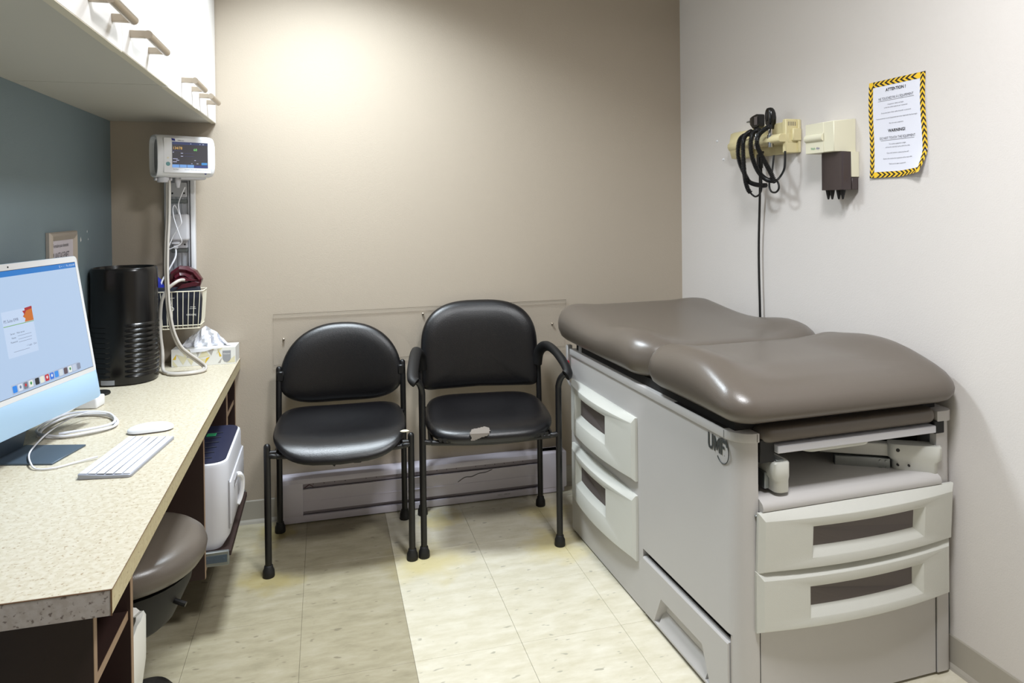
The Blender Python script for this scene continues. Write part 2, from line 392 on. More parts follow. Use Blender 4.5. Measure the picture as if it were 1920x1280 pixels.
# ------------------------------------------------------------------ wall cabinets
def wall_cabinet(y0, y1, label, handles):
    c = thing('wall_cabinet', label, 'cabinet', (XL, y0, 1.61), 0, 'white overhead cabinets along the left wall')
    L = y1-y0; D = 0.36; H = ZC-1.61-.02
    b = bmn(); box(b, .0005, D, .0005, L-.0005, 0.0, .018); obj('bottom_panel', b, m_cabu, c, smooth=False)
    b = bmn(); box(b, .0005, D, .0005, .018, .018, H); box(b, .0005, D, L-.018, L-.0005, .018, H); box(b, .0005, D, .018, L-.018, H-.018, H); box(b, .0005, .01, .018, L-.018, .018, H-.018)
    obj('carcass', b, m_cab, c, smooth=False)
    hw = L/2
    for k in (0, 1):
        b = bmn(); box(b, D+.001, D+.019, k*hw+.0015, (k+1)*hw-.0015, -.004 if k == 0 else -.002, H, .0008, 1)
        d = obj('door', b, m_cab, c, smooth=False)
        b = bmn(); box(b, D+.001, D+.0185, k*hw+.002, (k+1)*hw-.002, -.0055 if k == 0 else -.0035, -.002 if k else -.004); obj('edge_band', b, m_cabedge, d, smooth=False)
        ya, yb = handles[k][0]-y0, handles[k][1]-y0
        b = bmn(); z = .049; xf = D+.019
        for yy in (ya, yb): box(b, xf-.0005, xf+.038, yy-.006, yy+.006, z-.008, z+.008, .001, 1)
        tube(b, [(xf+.038, ya-.008, z-.001), (xf+.038, yb+.008, z-.001)], .0095, 12, 0)
        obj('handle', b, m_steel, d)
wall_cabinet(1.215, 2.110, 'white overhead wall cabinet nearer the camera, above the computer', ((1.442, 1.589), (1.726, 1.898)))
wall_cabinet(2.112, 3.004, 'white overhead wall cabinet in the corner, above the black air purifier', ((2.311, 2.478), (2.62, 2.778)))

# ------------------------------------------------------------------ counter and base units
ZT = 0.669
ct = thing('countertop', 'speckled beige laminate countertop along the left wall with chamfered brown seams', 'countertop', (XL, 1.24, ZT))
b = bmn(); XF = .456  # local x of front edge -> world -0.334
prism(b, [(.001, -.0), (XF-.004, -.001), (XF, .0), (XF, 1.764), (.001, 1.764)], lambda u, v, d: (u, v, d), -.042, -.0008)
obj('core', b, m_cside, ct, smooth=False)
b = bmn(); prism(b, [(.0, -.001), (XF+.001, -.001), (XF+.001, 1.765), (.0, 1.765)], lambda u, v, d: (u, v, d), -.001, 0); obj('laminate_top', b, m_counter, ct, smooth=False)
b = bmn(); box(b, .0, XF, -.0022, -.0008, -.042, -.001); obj('near_end_band', b, m_cedge, ct, smooth=False)

b = bmn(); box(b, XF, XF+.0016, -.002, 1.764, -.0016, -.0004); box(b, 0, XF, -.0028, -.001, -.0016, -.0004); box(b, XF-.001, XF+.0012, -.0028, -.0012, -.042, -.001); obj('edge_seam', b, mat('brown_seam', (104, 74, 48), .6), ct, smooth=False)

def base_unit(name, label, y0, y1, depth, shelves, z0=0.175):
    c = thing(name, label, 'shelf unit', (XL, y0, 0), 0)
    L = y1-y0; H = ZT-.0425; t = .016
    for k, yy in enumerate((0, L-t)):
        b = bmn(); box(b, .002, depth-.0012, yy, yy+t, z0, H); p = obj('side_panel', b, m_wood, c, smooth=False)
        b = bmn(); box(b, depth-.001, depth, yy, yy+t, z0, H); obj('edge_band', b, m_edge, p, smooth=False)
    b = bmn(); box(b, .002, .012, t, L-t, z0, H); obj('back_panel', b, m_wood, c, smooth=False)
    for z in shelves:
        b = bmn(); box(b, .013, depth-.006, t+.0005, L-t-.0005, z-.009, z+.007); p = obj('shelf', b, m_wood, c, smooth=False)
        b = bmn(); box(b, depth-.006, depth-.005, t+.0005, L-t-.0005, z-.009, z+.007); obj('edge_band', b, m_edge, p, smooth=False)
    return c
base_unit('base_shelf_unit', 'dark walnut open shelf unit under the near end of the counter', 1.275, 1.512, .42, (.49, .32, .185))
base_unit('base_shelf_unit', 'dark walnut open shelf unit under the counter that holds the printer', 2.236, 2.752, .437, (.185,))
base_unit('base_shelf_unit', 'narrow dark walnut shelf unit under the counter in the back corner', 2.754, 3.004, .437, (.50, .34, .185))

# pull-out printer shelf
ps = thing('pull_out_shelf', 'dark brown pull-out shelf under the white printer on steel slides', 'shelf', (XL, 2.256, .222))
b = bmn(); box(b, .03, .505, .012, .463, -.0, .016, .001, 1); obj('board', b, m_wood, ps, smooth=False)
for yy in (.0, .463):
    b = bmn(); box(b, .03, .50, yy, yy+.012, -.022, .020, .0015, 1)
    q = obj('drawer_slide', b, m_zinc, ps)
    b = bmn(); box(b, .06, .495, yy-.0012, yy, -.012, .010); 
    for x in (.44, .46, .485): lathe(b, [(.004, -.0022), (.004, -.001)], 10, (x, yy, -.001), axis='y')
    obj('slide_rivets', b, m_darkblue, q)

# printer
pt = thing('printer', 'white laser printer with dark blue top on the pull-out shelf under the counter', 'printer', (-.71, 2.272, .2385))
PW, PD, PH = .417, .40, .262
def rr_z(x0, x1, y0, y1, r, z, n=6):
    return [((x0+x1)/2+u, (y0+y1)/2+v, z) for u, v in rrect((x1-x0)/2, (y1-y0)/2, r, n, 2)]
b = bmn(); loft(b, [rr_z(.01, PW-.02, .01, PD-.01, .03, 0), rr_z(0, PW, 0, PD, .045, .03), rr_z(0, PW, 0, PD, .045, PH-.012), rr_z(.003, PW-.003, .003, PD-.003, .043, PH-.003), rr_z(.008, PW-.008, .008, PD-.008, .04, PH)])
obj('body', b, m_plast2, pt)
b = bmn(); loft(b, [rr_z(.009, PW-.009, .009, PD-.009, .039, PH), rr_z(.010, PW-.010, .010, PD-.010, .038, PH+.003)]); tp = obj('top_cover', b, m_navy, pt)
b = bmn()
for k in range(6): box(b, .2, PW-.05, .05+k*.05, .053+k*.05, PH+.0028, PH+.006, .001, 1)
obj('vent_ridges', b, m_navyf, pt)
b = bmn(); box(b, PW-.066, PW-.0645, -.0006, .01, .012, PH-.004); box(b, PW-.001, PW+.0008, .03, PD-.03, .195, .197); box(b, PW-.001, PW+.0008, .03, .032, .05, .195); obj('panel_seam', b, m_plastg, pt, smooth=False)
b = bmn(); box(b, PW-.001, PW+.006, .034, PD-.02, .06, .192, .004, 2); dr = obj('front_door', b, m_plast2, pt)
b = bmn(); box(b, PW+.005, PW+.0075, .105, .165, .148, .172, .004, 2); obj('door_latch', b, m_plastg, dr)
b = bmn(); tube(b, [(PW+.005, .17, .165), (PW+.016, .18, .16), (PW+.020, .20, .135), (PW+.018, .205, .10), (PW+.012, .20, .075), (PW+.005, .19, .06)], .008, 8, flat=1.0); obj('feed_guide', b, m_plast, dr)
b = bmn(); box(b, PW+.005, PW+.010, .25, .275, .118, .135, .002, 1); obj('blue_tab', b, m_bluep, dr)
b = bmn(); box(b, PW-.10, PW-.07, .27, .3, PH+.003, PH+.005, .001, 1); obj('status_light', b, m_green, pt)

# ------------------------------------------------------------------ stool and bin
st = thing('stool', 'round grey vinyl stool tucked under the counter', 'stool', (-.478, 1.872, 0))
prof = [(0, .392), (.10, .394), (.15, .398), (.172, .408), (.184, .425), (.187, .442), (.182, .458), (.168, .470), (.14, .477), (.08, .482), (0, .484)]
b = bmn(); lathe(b, prof, 48); obj('seat', b, m_taupe, st)
b = bmn(); lathe(b, [(.0, .268), (.095, .270), (.112, .285), (.150, .365), (.155, .392), (.0, .393)], 32); obj('under_shell', b, m_rubber, st)
b = bmn(); lathe(b, [(.024, .1), (.024, .3), (.03, .301), (.03, .375)], 16); obj('gas_lift', b, m_blackp, st)
b = bmn()
for k in range(5):
    a = (k+.5)*2*PI/5-.05; tube(b, [(0, 0, .11), (.07*math.cos(a), .07*math.sin(a), .095), (.10*math.cos(a), .10*math.sin(a), .065)], .014, 8)
obj('base', b, m_blackp, st)
for k in range(5):
    a = (k+.5)*2*PI/5-.05; x, y = .10*math.cos(a), .10*math.sin(a)
    b = bmn(); lathe(b, [(0, -.016), (.02, -.014), (.025, -.006), (.025, .006), (.02, .014), (0, .016)], 14, (x, y, .0255), axis='x'); obj('caster', b, m_rubber, st)
b = bmn(); tube(b, [(.06, -.02, .36), (.12, -.06, .345), (.150, -.07, .335)], .006, 8); obj('height_lever', b, m_blackp, st)

wb = thing('waste_bin', 'beige waste bin lined with a white bag under the counter, in front of the stool', 'waste bin', (-.512, 1.606, 0))
def rq(hx, hy, r, z, s=0): return [(u, v, z+(math.sin(i*1.7)*s)) for i, (u, v) in enumerate(rrect(hx, hy, r, 5, 5))]
b = bmn(); loft(b, [rq(.085, .06, .02, .001), rq(.12, .085, .025, .385), rq(.123, .088, .026, .39), rq(.118, .083, .025, .388), rq(.082, .056, .02, .01)]); obj('bin_body', b, m_bin, wb)
b = bmn(); loft(b, [rq(.121, .086, .028, .25, .03), rq(.127, .092, .028, .30, .01), rq(.128, .093, .03, .387, .003), rq(.124, .09, .03, .397, .004), rq(.112, .078, .03, .391, .004), rq(.09, .06, .02, .2, .004)], False, False); obj('bin_liner', b, m_bag, wb)

# ------------------------------------------------------------------ side chairs
def sphere_cap(b, c, r, z0=0): lathe(b, [(r, z0), (r*.92, z0+r*.4), (r*.6, z0+r*.8), (0, z0+r)], 12, c)
def rubber(b, x, y): lathe(b, [(.0195, 0.0), (.0205, .004), (.0195, .022), (.0155, .030), (.0145, .038), (.0125, .040)], 16, (x, y, 0))
def ringshape(outline, scales, fn):
    """outline list of (u,v); scales list of (s,w); fn(u,v,w)->xyz, scaled about centroid"""
    cu = sum(p[0] for p in outline)/len(outline); cv = sum(p[1] for p in outline)/len(outline)
    return [[fn(cu+(u-cu)*s, cv+(v-cv)*s, w_) for u, v in outline] for s, w_ in scales]
def chair_common(c, hw, dep, ztop_f, ztop_r, front_knob):
    r = .0115
    for sx in (-1, 1):
        b = bmn(); x = sx*hw
        if front_knob:
            tube(b, [(x, 0, .02), (x, 0, ztop_f)], r, 12, 0); sphere_cap(b, (x, 0, ztop_f), r)
            tube(b, [(x, 0, ztop_f-.022), (x-sx*.03, .0, ztop_f-.022)], .009, 10, 0)
            tube(b, [(x-sx*.03, 0, ztop_f-.022-.012), (x-sx*.031, .0, .02+.28), (x-sx*.031, 0, .30)], .0001, 3, 0)
            l = obj('leg', b, m_blackp, c)
        else:
            tube(b, [(x, 0, .02), (x, 0, .3), (x, 0, .56), (x+sx*.001, -.002, .60), (x+sx*.008, -.012, .628), (x+sx*.02, -.022, .645)], r, 12, 5)
            l = obj('leg', b, m_blackp, c)
        b = bmn(); rubber(b, x, 0); obj('rubber_foot', b, m_rubber, l)
        b = bmn(); xr = x-sx*.004
        tube(b, [(xr, dep-.012, .02), (xr, dep-.004, .42), (xr, dep+.008, .56), (xr, dep+.02, ztop_r)], r, 12, 4); sphere_cap(b, (xr, dep+.02, ztop_r), r)
        l = obj('leg', b, m_blackp, c)
        b = bmn(); rubber(b, xr, dep-.012); obj('rubber_foot', b, m_rubber, l)
        # side rail under the seat
    b = bmn()
    for sx in (-1, 1):
        x = sx*(hw-.03)
        tube(b, [(sx*hw, 0, .418), (x, .0, .414), (x, .04, .416), (x, dep-.06, .432), (sx*(hw-.004), dep-.004, .44)], .010, 10, 4)
    tube(b, [(-(hw-.03), .0, .412), (0, -.01, .405), (hw-.03, .0, .412)], .010, 10, 4); tube(b, [(-(hw-.03), dep-.06, .43), (hw-.03, dep-.06, .43)], .010, 10, 0)
    obj('seat_frame', b, m_blackp, c)

# armless chair
ch = thing('side_chair', 'black vinyl armless chair with a low half-round back, left of the pair', 'chair', (.045, 2.5425, 0), math.radians(-2.4))
chair_common(ch, .246, .352, .447, .632, True)
hw = .246
b = bmn()  # seat: rounded trapezoid, dished, waterfall front
out = []
for k in range(64):
    a = 2*PI*k/64; ca, sa = math.cos(a), math.sin(a)
    u = .236*math.copysign(abs(ca)**.40, ca); v = .165+.205*math.copysign(abs(sa)**.50, sa)
    u *= 1.0-.06*max(0, (v-.165)/.2)
    out.append((u, v))
def seatA(u, v, w_):
    z = .452+.030*((v+.04)/.41)-.016*(1-(u/.23)**2)*math.exp(-((v-.16)/.16)**2)-.030*max(0, (.07-v)/.11)**2
    z += .010*(abs(u)/.23)**3 - (.018 if v < 0 else 0)*max(0, -v/.04)*(1-(u/.25)**2)
    return (u, v-.014*(1-(u/.24)**2)*(1 if v < .1 else 0)*max(0, (.1-v)/.14), z+w_)
sc = [(.0, -.034), (.5, -.034), (.86, -.034), (.95, -.030), (.99, -.020), (1, -.010), (.985, -.003), (.95, .001), (.85, .003), (.7, .003), (.5, .003), (.3, .003), (.12, .003)]
loft(b, ringshape(out, sc[1:], seatA)); obj('seat', b, m_black, ch)
b = bmn()
out = []
for k in range(72):
    a = 2*PI*k/72; ca, sa = math.cos(a), math.sin(a)
    if sa >= 0: u = .240*math.copysign(abs(ca)**.86, ca); v = .575+.222*abs(sa)**.90
    else: u = .240*math.copysign(abs(ca)**.55, ca); v = .575-.092*abs(sa)**1.0
    out.append((u, v))
def backA(u, v, w_): return (u, .352+.035-.055*(1-(u/.238)**2)*.0+.02+(v-.55)*.12+.045*(1-(u/.24)**2)-.045-w_, v)
sc = [(.5, -.012), (.93, -.012), (.98, -.009), (1, 0), (.988, .009), (.96, .015), (.88, .023), (.74, .030), (.58, .034), (.38, .037), (.18, .038)]
loft(b, ringshape(out, sc, backA)); obj('backrest', b, m_black, ch)
for sx in (-1, 1):
    b = bmn(); box(b, sx*.236-.014, sx*.236+.014, .352, .385, .585, .625, .004, 1); obj('back_bracket', b, m_blackp, ch)
b = bmn(); 
prism(b, [(-.03, .405), (-.012, .382), (.0, .372), (.014, .392), (.03, .398), (.05, .396), (.066, .378), (.09, .378), (.095, .398), (.12, .405)], lambda u, v, d: (u-.02, d-.036, v), 0, .004); obj('torn_lining', b, m_rubber, ch, smooth=False)
b = bmn(); lathe(b, [(0, -.003), (.012, -.002), (.014, .001), (.008, .004), (0, .005)], 10, (0, 0, 0), sx=1.2, sy=.6); obj('exposed_foam', b, m_tag, ch, loc=(.224, .002, .4635))['label'] = 'cream foam showing at the seat corner'

# chair with arms
cb = thing('armchair', 'black vinyl chair with arms and a tall rounded back, beside the exam table', 'chair', (.584, 2.51, 0), math.radians(-6.2))
chair_common(cb, .2515, .367, .6, .66, False)
b = bmn(); out = []
for k in range(64):
    a = 2*PI*k/64; ca, sa = math.cos(a), math.sin(a)
    u = .240*math.copysign(abs(ca)**.40, ca); v = .17+.210*math.copysign(abs(sa)**.48, sa)
    u *= 1.0-.07*max(0, (v-.17)/.2); out.append((u, v))
def seatB(u, v, w_):
    z = .468+.022*((v+.04)/.41)-.014*(1-(u/.24)**2)*math.exp(-((v-.18)/.15)**2)-.024*max(0, (.06-v)/.11)**2
    return (u, v-.01*(1-(u/.24)**2)*max(0, (.1-v)/.14), z+w_)
sc = [(.5, -.045), (.9, -.044), (.965, -.036), (1, -.022), (1, -.014), (.975, -.004), (.93, .001), (.85, .003), (.7, .004), (.5, .004), (.3, .004), (.12, .004)]
loft(b, ringshape(out, sc, seatB)); obj('seat', b, m_black, cb)
b = bmn()
for k in range(26):
    x = -.19+k*.0155; h = .006+.006*abs(math.sin(k*2.3))
    prism(b, [(x-.009, .436), (x+.009, .436), (x+.004, .430-h), (x-.003, .428-h*.6)], lambda u, v, d: (u, d-.03-.012*(1-(u/.24)**2), v), 0, .003)
o = obj('frayed_edge', b, m_rubber, cb, smooth=False); o['kind'] = 'stuff'
# duct tape patch on front roll of the seat
pp = [(-.055, -.003), (-.045, .014), (-.02, .018), (.002, .024), (.016, .018), (.02, .004), (.008, -.012), (-.015, -.016), (-.035, -.024), (-.052, -.026), (-.05, -.014)]
b = bmn(); vs0 = []; 
NX, NY = 15, 10
import itertools
def inside(x, y):
    c = False; n = len(pp)
    for i in range(n):
        x1, y1 = pp[i]; x2, y2 = pp[(i+1) % n]
        if (y1 > y) != (y2 > y) and x < (x2-x1)*(y-y1)/(y2-y1)+x1: c = not c
    return c
def tape_pt(x, t):
    # t>0 over the top, t<0 down the front
    u = x-.03; front = -.060
    if t > 0: v = front+.026+t*1.2; p = seatB(u, v, .006)
    else:
        p0 = seatB(u, front+.026, .006); p = (p0[0], p0[1]-.010-.004*(t/-.03), p0[2]+t)
    return p
g = {}
for i in range(33):
    for j in range(22):
        g[i, j] = (-.06+i*.0026, -.028+j*.0026)
vv = {}
for i in range(32):
    for j in range(21):
        x, y = g[i, j]
        if inside(x+.0013, y+.0013):
            q = []
            for (a, c) in ((i, j), (i+1, j), (i+1, j+1), (i, j+1)):
                if (a, c) not in vv: vv[a, c] = b.verts.new(tape_pt(*g[a, c]))
                q.append(vv[a, c])
            b.faces.new(q)
o = obj('tape_patch', b, m_foam, cb); o['label'] = 'grey tape patch on the front edge of the seat'
o.location = (0, 0, 0.0)
b = bmn(); out = []
for k in range(80):
    a = 2*PI*k/80; ca, sa = math.cos(a), math.sin(a)
    if sa >= 0: u = (.247)*math.copysign(abs(ca)**.66, ca); v = .66+.205*abs(sa)**.74
    else: u = .247*math.copysign(abs(ca)**.12, ca); v = .66-.155*abs(sa)**.22
    out.append((u, v))
def backB(u, v, w_): return (u, .367+.03+(v-.55)*.13-.04*(u/.24)**2+.03-.01-w_, v)
sc = [(.5, -.014), (.94, -.014), (.985, -.010), (1, 0), (.990, .010), (.965, .017), (.90, .026), (.78, .033), (.6, .037), (.4, .039), (.2, .040)]
loft(b, ringshape(out, sc, backB)); obj('backrest', b, m_black, cb)
for sx in (-1, 1):
    b = bmn(); x = .2515
    P = [(sx*(x-.01), .367, .60), (sx*(x-.006), .350, .648), (sx*(x+.004), .315, .678), (sx*(x+.014), .25, .694), (sx*(x+.022), .17, .693), (sx*(x+.028), .09, .682), (sx*(x+.033), .02, .664), (sx*(x+.032), -.022, .648), (sx*(x+.022), -.030, .640)]
    tube(b, P, .0165, 14, 6, flat=1.35); obj('armrest', b, m_rubber, cb)

# ------------------------------------------------------------------ exam table
TH = math.radians(1.9)
et = thing('exam_table', 'large grey-beige medical exam table with a taupe padded top along the right wall', 'exam table', (.958, 1.497, 0), TH)
TL, TW = 1.09, .663
def arc(cx, cy, r, a0, a1, n=6): return [(cx+r*math.cos(a0+(a1-a0)*k/n), cy+r*math.sin(a0+(a1-a0)*k/n)) for k in range(n+1)]
xyz = lambda u, v, d: (u, v, d)
rc = .05
outl = [(0, TL)]+arc(rc, rc, rc, PI, 1.5*PI)+[(.056, 0), (.056, .018), (.02, .055), (.02, TL)]
b = bmn(); prism(b, outl, xyz, .202, .688); obj('side_panel', b, m_tbody, et)
b = bmn(); prism(b, [(0, .037)]+arc(rc, rc, rc, PI, 1.5*PI)[1:]+[(.056, 0), (.056, .037)], xyz, .008, .202); obj('front_pillar', b, m_tbody, et)
b = bmn(); prism(b, [(0, TL), (0, .50), (.02, .50), (.02, TL)], xyz, .008, .202); obj('side_panel', b, m_tbody, et)
b = bmn(); prism(b, [(.612, 0)]+arc(TW-.02, .02, .02, 1.5*PI, 2*PI, 4)+[(TW, TL), (.643, TL), (.643, .02), (.612, .02)], xyz, .008, .688); obj('side_panel', b, m_tbody, et)
b = bmn(); box(b, .02, .643, TL-.02, TL, .008, .70); obj('back_panel', b, m_tbody, et, smooth=False)
b = bmn(); box(b, .056, .612, .004, .02, .008, .24, .0); box(b, .10, .612, .006, .02, .24, .50); obj('front_panel', b, m_tbody, et, smooth=False)
for x in (.0605, .610):
    b = bmn(); box(b, x, x+.001, .0028, .0045, .008, .225); obj('panel_seam', b, m_tint, et, smooth=False)
# rim caps
rim = .006
b = bmn(); prism(b, [(-rim, TL)]+arc(rc, rc, rc+rim, PI, 1.5*PI, 8)+[(.0575, -rim), (.0575, .03), (.03, .06), (.03, TL)], xyz, .686, .709, .002, 2); cap = obj('rim_cap', b, m_tbody, et)
b = bmn(); 
for p in ((.0505, -rim-.0006), ):
    box(b, p[0]-.0005, p[0]+.0005, p[1], p[1]+.001, .688, .707)
box(b, -rim-.0006, -rim+.0004, rc-.0005, rc+.0005, .688, .707); obj('cap_joint', b, m_tint, cap, smooth=False)
b = bmn(); prism(b, [(.610, -rim)]+arc(TW-.02, .02, .02+rim, 1.5*PI, 2*PI, 5)+[(TW+rim, TL), (.640, TL), (.640, .06), (.610, .03)], xyz, .680, .709, .002, 2); obj('rim_cap', b, m_tbody, et)
b = bmn(); box(b, .06, .605, .02, TL-.02, .686, .695); 
box(b, -.002, .02, .055, .30, .709, .7095)
obj('deck_plate', b, m_tint, et, smooth=False)
b = bmn(); box(b, .012, .64, .03, TL-.03, .700, .736); obj('pad_board', b, m_tint, et, smooth=False)
for (px, py) in ((.03, .10), (.60, .10), (.02, 1.02)):
    b = bmn(); box(b, px-.012, px+.012, py-.012, py+.012, .70, .738, .002, 1); obj('pad_spacer', b, m_tbody, et)
# bay interior
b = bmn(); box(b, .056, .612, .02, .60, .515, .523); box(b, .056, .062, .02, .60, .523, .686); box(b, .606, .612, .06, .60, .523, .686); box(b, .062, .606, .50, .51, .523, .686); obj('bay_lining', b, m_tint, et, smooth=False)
b = bmn(); prism(b, [(.60, .548), (.03, .548), (.0, .546), (-.014, .538), (-.018, .528), (-.016, .520), (.0, .516), (.60, .516)], lambda u, v, d: (d, u, v), .0575, .6105); obj('bay_shelf', b, m_tbody, et)
# footrest cushion + instrument board
def pillow(b, x0, x1, y0, y1, z0, z1, r, rz_, crown=0.0):
    hx, hy = (x1-x0)/2, (y1-y0)/2; cx, cy = (x0+x1)/2, (y0+y1)/2; rings = []
    H = z1-z0
    for k in range(9):
        a = -PI/2+PI*k/8; ins = rz_*(1-math.cos(a)); z = (z0+z1)/2+H/2*math.sin(a)
        rings.append([(cx+u, cy+v, z) for u, v in rrect(hx-ins, hy-ins, max(r-ins, .004), 6, 4)])
    for s in (.8, .5, .2): rings.append([(cx+u*s, cy+v*s, z1+crown*(1-s)) for u, v in rrect(hx-rz_, hy-rz_, max(r-rz_, .004), 6, 4)])
    loft(b, rings)
b = bmn(); pillow(b, .062, .612, -.012, .40, .680, .718, .03, .014); obj('footrest_cushion', b, m_taupe, et)
b = bmn(); box(b, .105, .60, -.012, .40, .655, .674, .002, 1); ib = obj('instrument_board', b, m_plast2, et)
b = bmn(); pillow(b, .195, .405, .0, .3, .642, .656, .03, .006); obj('board_pull', b, m_tface, ib)
for x0, x1, z0 in ((.062, .104, .632), (.600, .634, .650)):
    b = bmn(); box(b, x0, x1, .0 if x0 < .3 else -.006, .03, z0, .690 if x0 < .3 else .684, .002, 1); obj('rail_stop', b, m_rubber, et)
b = bmn(); box(b, .07, .60, .03, .48, .676, .681); obj('slide_tray', b, m_tint, et, smooth=False)
# stirrups
def stirrup(x0, x1, y0, right):
    b = bmn(); cx = (x0+x1)/2; hx = (x1-x0)/2
    def rr(hx_, hy_, r_, z, dx=0, dy=0): return [(cx+dx+u, y0+.045+dy+v, z) for u, v in rrect(hx_, hy_, r_, 6, 2)]
    if not right:
        loft(b, [rr(hx-.006, .038, .014, .555, .006), rr(hx-.004, .04, .015, .560, .004), rr(hx-.004, .04, .015, .584, .004), rr(hx, .045, .018, .596), rr(hx, .045, .018, .628), rr(hx-.003, .042, .016, .632)])
        o = obj('stirrup', b, m_tface, et)
        b = bmn(); box(b, cx-.012, cx+.010, y0+.01, y0+.30, .6325, .636, .001, 1); obj('stirrup_arm', b, m_zinc, o)
        b = bmn(); box(b, cx-.032, cx-.018, y0+.03, y0+.30, .56, .602, .002, 1); obj('bracket', b, m_zinc, o)
    else:
        Mr = Matrix.Translation((.572, .035, 0)) @ Matrix.Rotation(math.radians(-30), 4, 'Z')
        t = bmn(); q = lambda hx_, hy_, r_, z, dx=0: [(dx+u, v, z) for u, v in rrect(hx_, hy_, r_, 6, 2)]
        loft(t, [q(.052, .017, .012, .538, 0), q(.055, .02, .013, .543, 0), q(.055, .02, .013, .570, 0), q(.066, .024, .018, .580, 0), q(.066, .024, .018, .612, 0), q(.063, .021, .016, .616, 0)])
        bmesh.ops.transform(t, matrix=Mr, verts=t.verts); merge(b, t)
        o = obj('stirrup', b, m_tface, et)
        t = bmn()
        for (u, z, r_) in ((-.045, .602, .005), (-.045, .562, .003), (-.018, .562, .003)):
            lathe(t, [(r_, -.0247), (r_, -.02)], 10, (u, 0, z), axis='y')
        bmesh.ops.transform(t, matrix=Mr, verts=t.verts); obj('screw_holes', t, m_tint, o)
        t = bmn(); box(t, -.24, -.052, -.008, .02, .578, .612, .003, 1); bmesh.ops.transform(t, matrix=Mr, verts=t.verts); obj('stirrup_arm', t, m_tface, o)
        t = bmn(); box(t, -.20, -.06, -.012, .01, .540, .574, .002, 1)
        for u in (-.07, -.085): 
            for z in (.548, .566): lathe(t, [(.004, -.0145), (.004, -.011)], 10, (u, 0, z), axis='y')
        bmesh.ops.transform(t, matrix=Mr, verts=t.verts); obj('bracket', t, m_zinc, o)
stirrup(.094, .146, -.012, False)
stirrup(.545, .64, .03, True)
# bowed drawer fronts with a recessed window
def drawer(name, W, H, wx0, wx1, wz0, wz1, bow, prot, place, ins=(.003, .020)):
    """local u across, v up, d outwards; place(u,v,d)->table xyz"""
    nU, nV = 14, 6
    def ring(u0, u1, v0, v1, dfun):
        pts = [(u0+(u1-u0)*k/nU, v0) for k in range(nU)]+[(u1, v0+(v1-v0)*k/nV) for k in range(nV)]
        pts += [(u1-(u1-u0)*k/nU, v1) for k in range(nU)]+[(u0, v1-(v1-v0)*k/nV) for k in range(nV)]
        return [place(u, v, dfun(u, v)) for u, v in pts]
    c = .020
    bw = lambda u, v=0: prot+bow*(1-((u-W/2)/(W/2))**2)
    wz = .004
    il, ir = ins
    rings = [ring(0, W, 0, H, lambda u, v: .0), ring(0, W, .0, H, lambda u, v: .0075), ring(.0012, W-.0012, .0012, H-.0012, lambda u, v: .0092),
             ring(.012, W-.012, .0065, H-.0165, lambda u, v: bw(u)-.0012), ring(.0132, W-.0132, .0078, H-.018, lambda u, v: bw(u)-.0002), ring(.0155, W-.0155, .0105, H-.021, bw),
             ring(wx0-.003, wx1+.003, wz0-.003, wz1+.003, bw), ring(wx0, wx1, wz0, wz1, lambda u, v: bw(u)-.0015),
             ring(wx0+il, wx1-ir, wz0+.020, wz1-.001, lambda u, v: bw(u)-.019)]
    b = bmn(); V = loft(b, rings, True, False); o = obj(name, b, m_tface, et, angle=28)
    b = bmn(); b.faces.new([b.verts.new(p) for p in ring(wx0+il, wx1-ir, wz0+.020, wz1-.001, lambda u, v: bw(u)-.0186)]); obj('window_insert', b, m_tdark, o, smooth=False)
    return o
front = lambda x0, z0, tl=0.0, y0=.0: (lambda u, v, d: (x0+u, y0-d-v*tl, z0+v))
side = lambda y0, z0: (lambda u, v, d: (-d, y0-u, z0+v))
drawer('drawer', .606, .150, .139, .485, .033, .110, .026, .016, front(.046, .368, .05))
drawer('drawer', .600, .148, .134, .484, .030, .106, .026, .018, front(.044, .224, .0))
drawer('side_drawer', .535, .200, .075, .362, .066, .160, .024, .014, side(1.065, .398), (.020, .003))
drawer('side_drawer', .535, .205, .075, .362, .071, .165, .024, .014, side(1.065, .148), (.020, .003))
b = bmn(); box(b, .057, .61, .0, .02, .498, .5155); obj('drawer_gap', b, m_tint, et, smooth=False)
b = bmn(); box(b, .045, .64, -.004, .001, .505, .509, .001, 1); obj('trim_strip', b, m_zinc, et)
# pull-out step in the side
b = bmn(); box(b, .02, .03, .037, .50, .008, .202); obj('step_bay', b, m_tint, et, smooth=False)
nS = 8
def sring(pts, x):
    out = []
    for i in range(4):
        (y0, z0), (y1, z1) = pts[i], pts[(i+1) % 4]
        out += [(x, y0+(y1-y0)*k/nS, z0+(z1-z0)*k/nS) for k in range(nS)]
    return out
Q0 = [(.043, .012), (.4955, .012), (.4955, .180), (.043, .180)]
Q1 = [(.125, .020), (.425, .020), (.382, .107), (.163, .107)]
b = bmn(); rs = [sring(Q0, .014), sring(Q0, -.001), sring([(.045, .014), (.4935, .014), (.4935, .176), (.045, .176)], -.004)]
rs += [sring(Q1, -.004), sring([(.14, .024), (.41, .024), (.372, .104), (.170, .104)], .0185)]
loft(b, rs, False, True); obj('step_drawer', b, m_tbody, et, angle=25)
b = bmn(); prism(b, [(-.003, .0205), (.018, .0245), (.018, .062)], lambda u, v, d: (u, d, v), .15, .40); obj('step_ramp', b, m_tbody, et)
b = bmn(); box(b, .012, .64, .04, TL-.04, .0, .0085); obj('plinth', b, m_tint, et, smooth=False)
for (x, y) in ((.02, 1.075), (.64, 1.075)):
    b = bmn(); lathe(b, [(.015, 0), (.015, .008)], 12, (x, y, 0)); obj('foot', b, m_rubber, et)
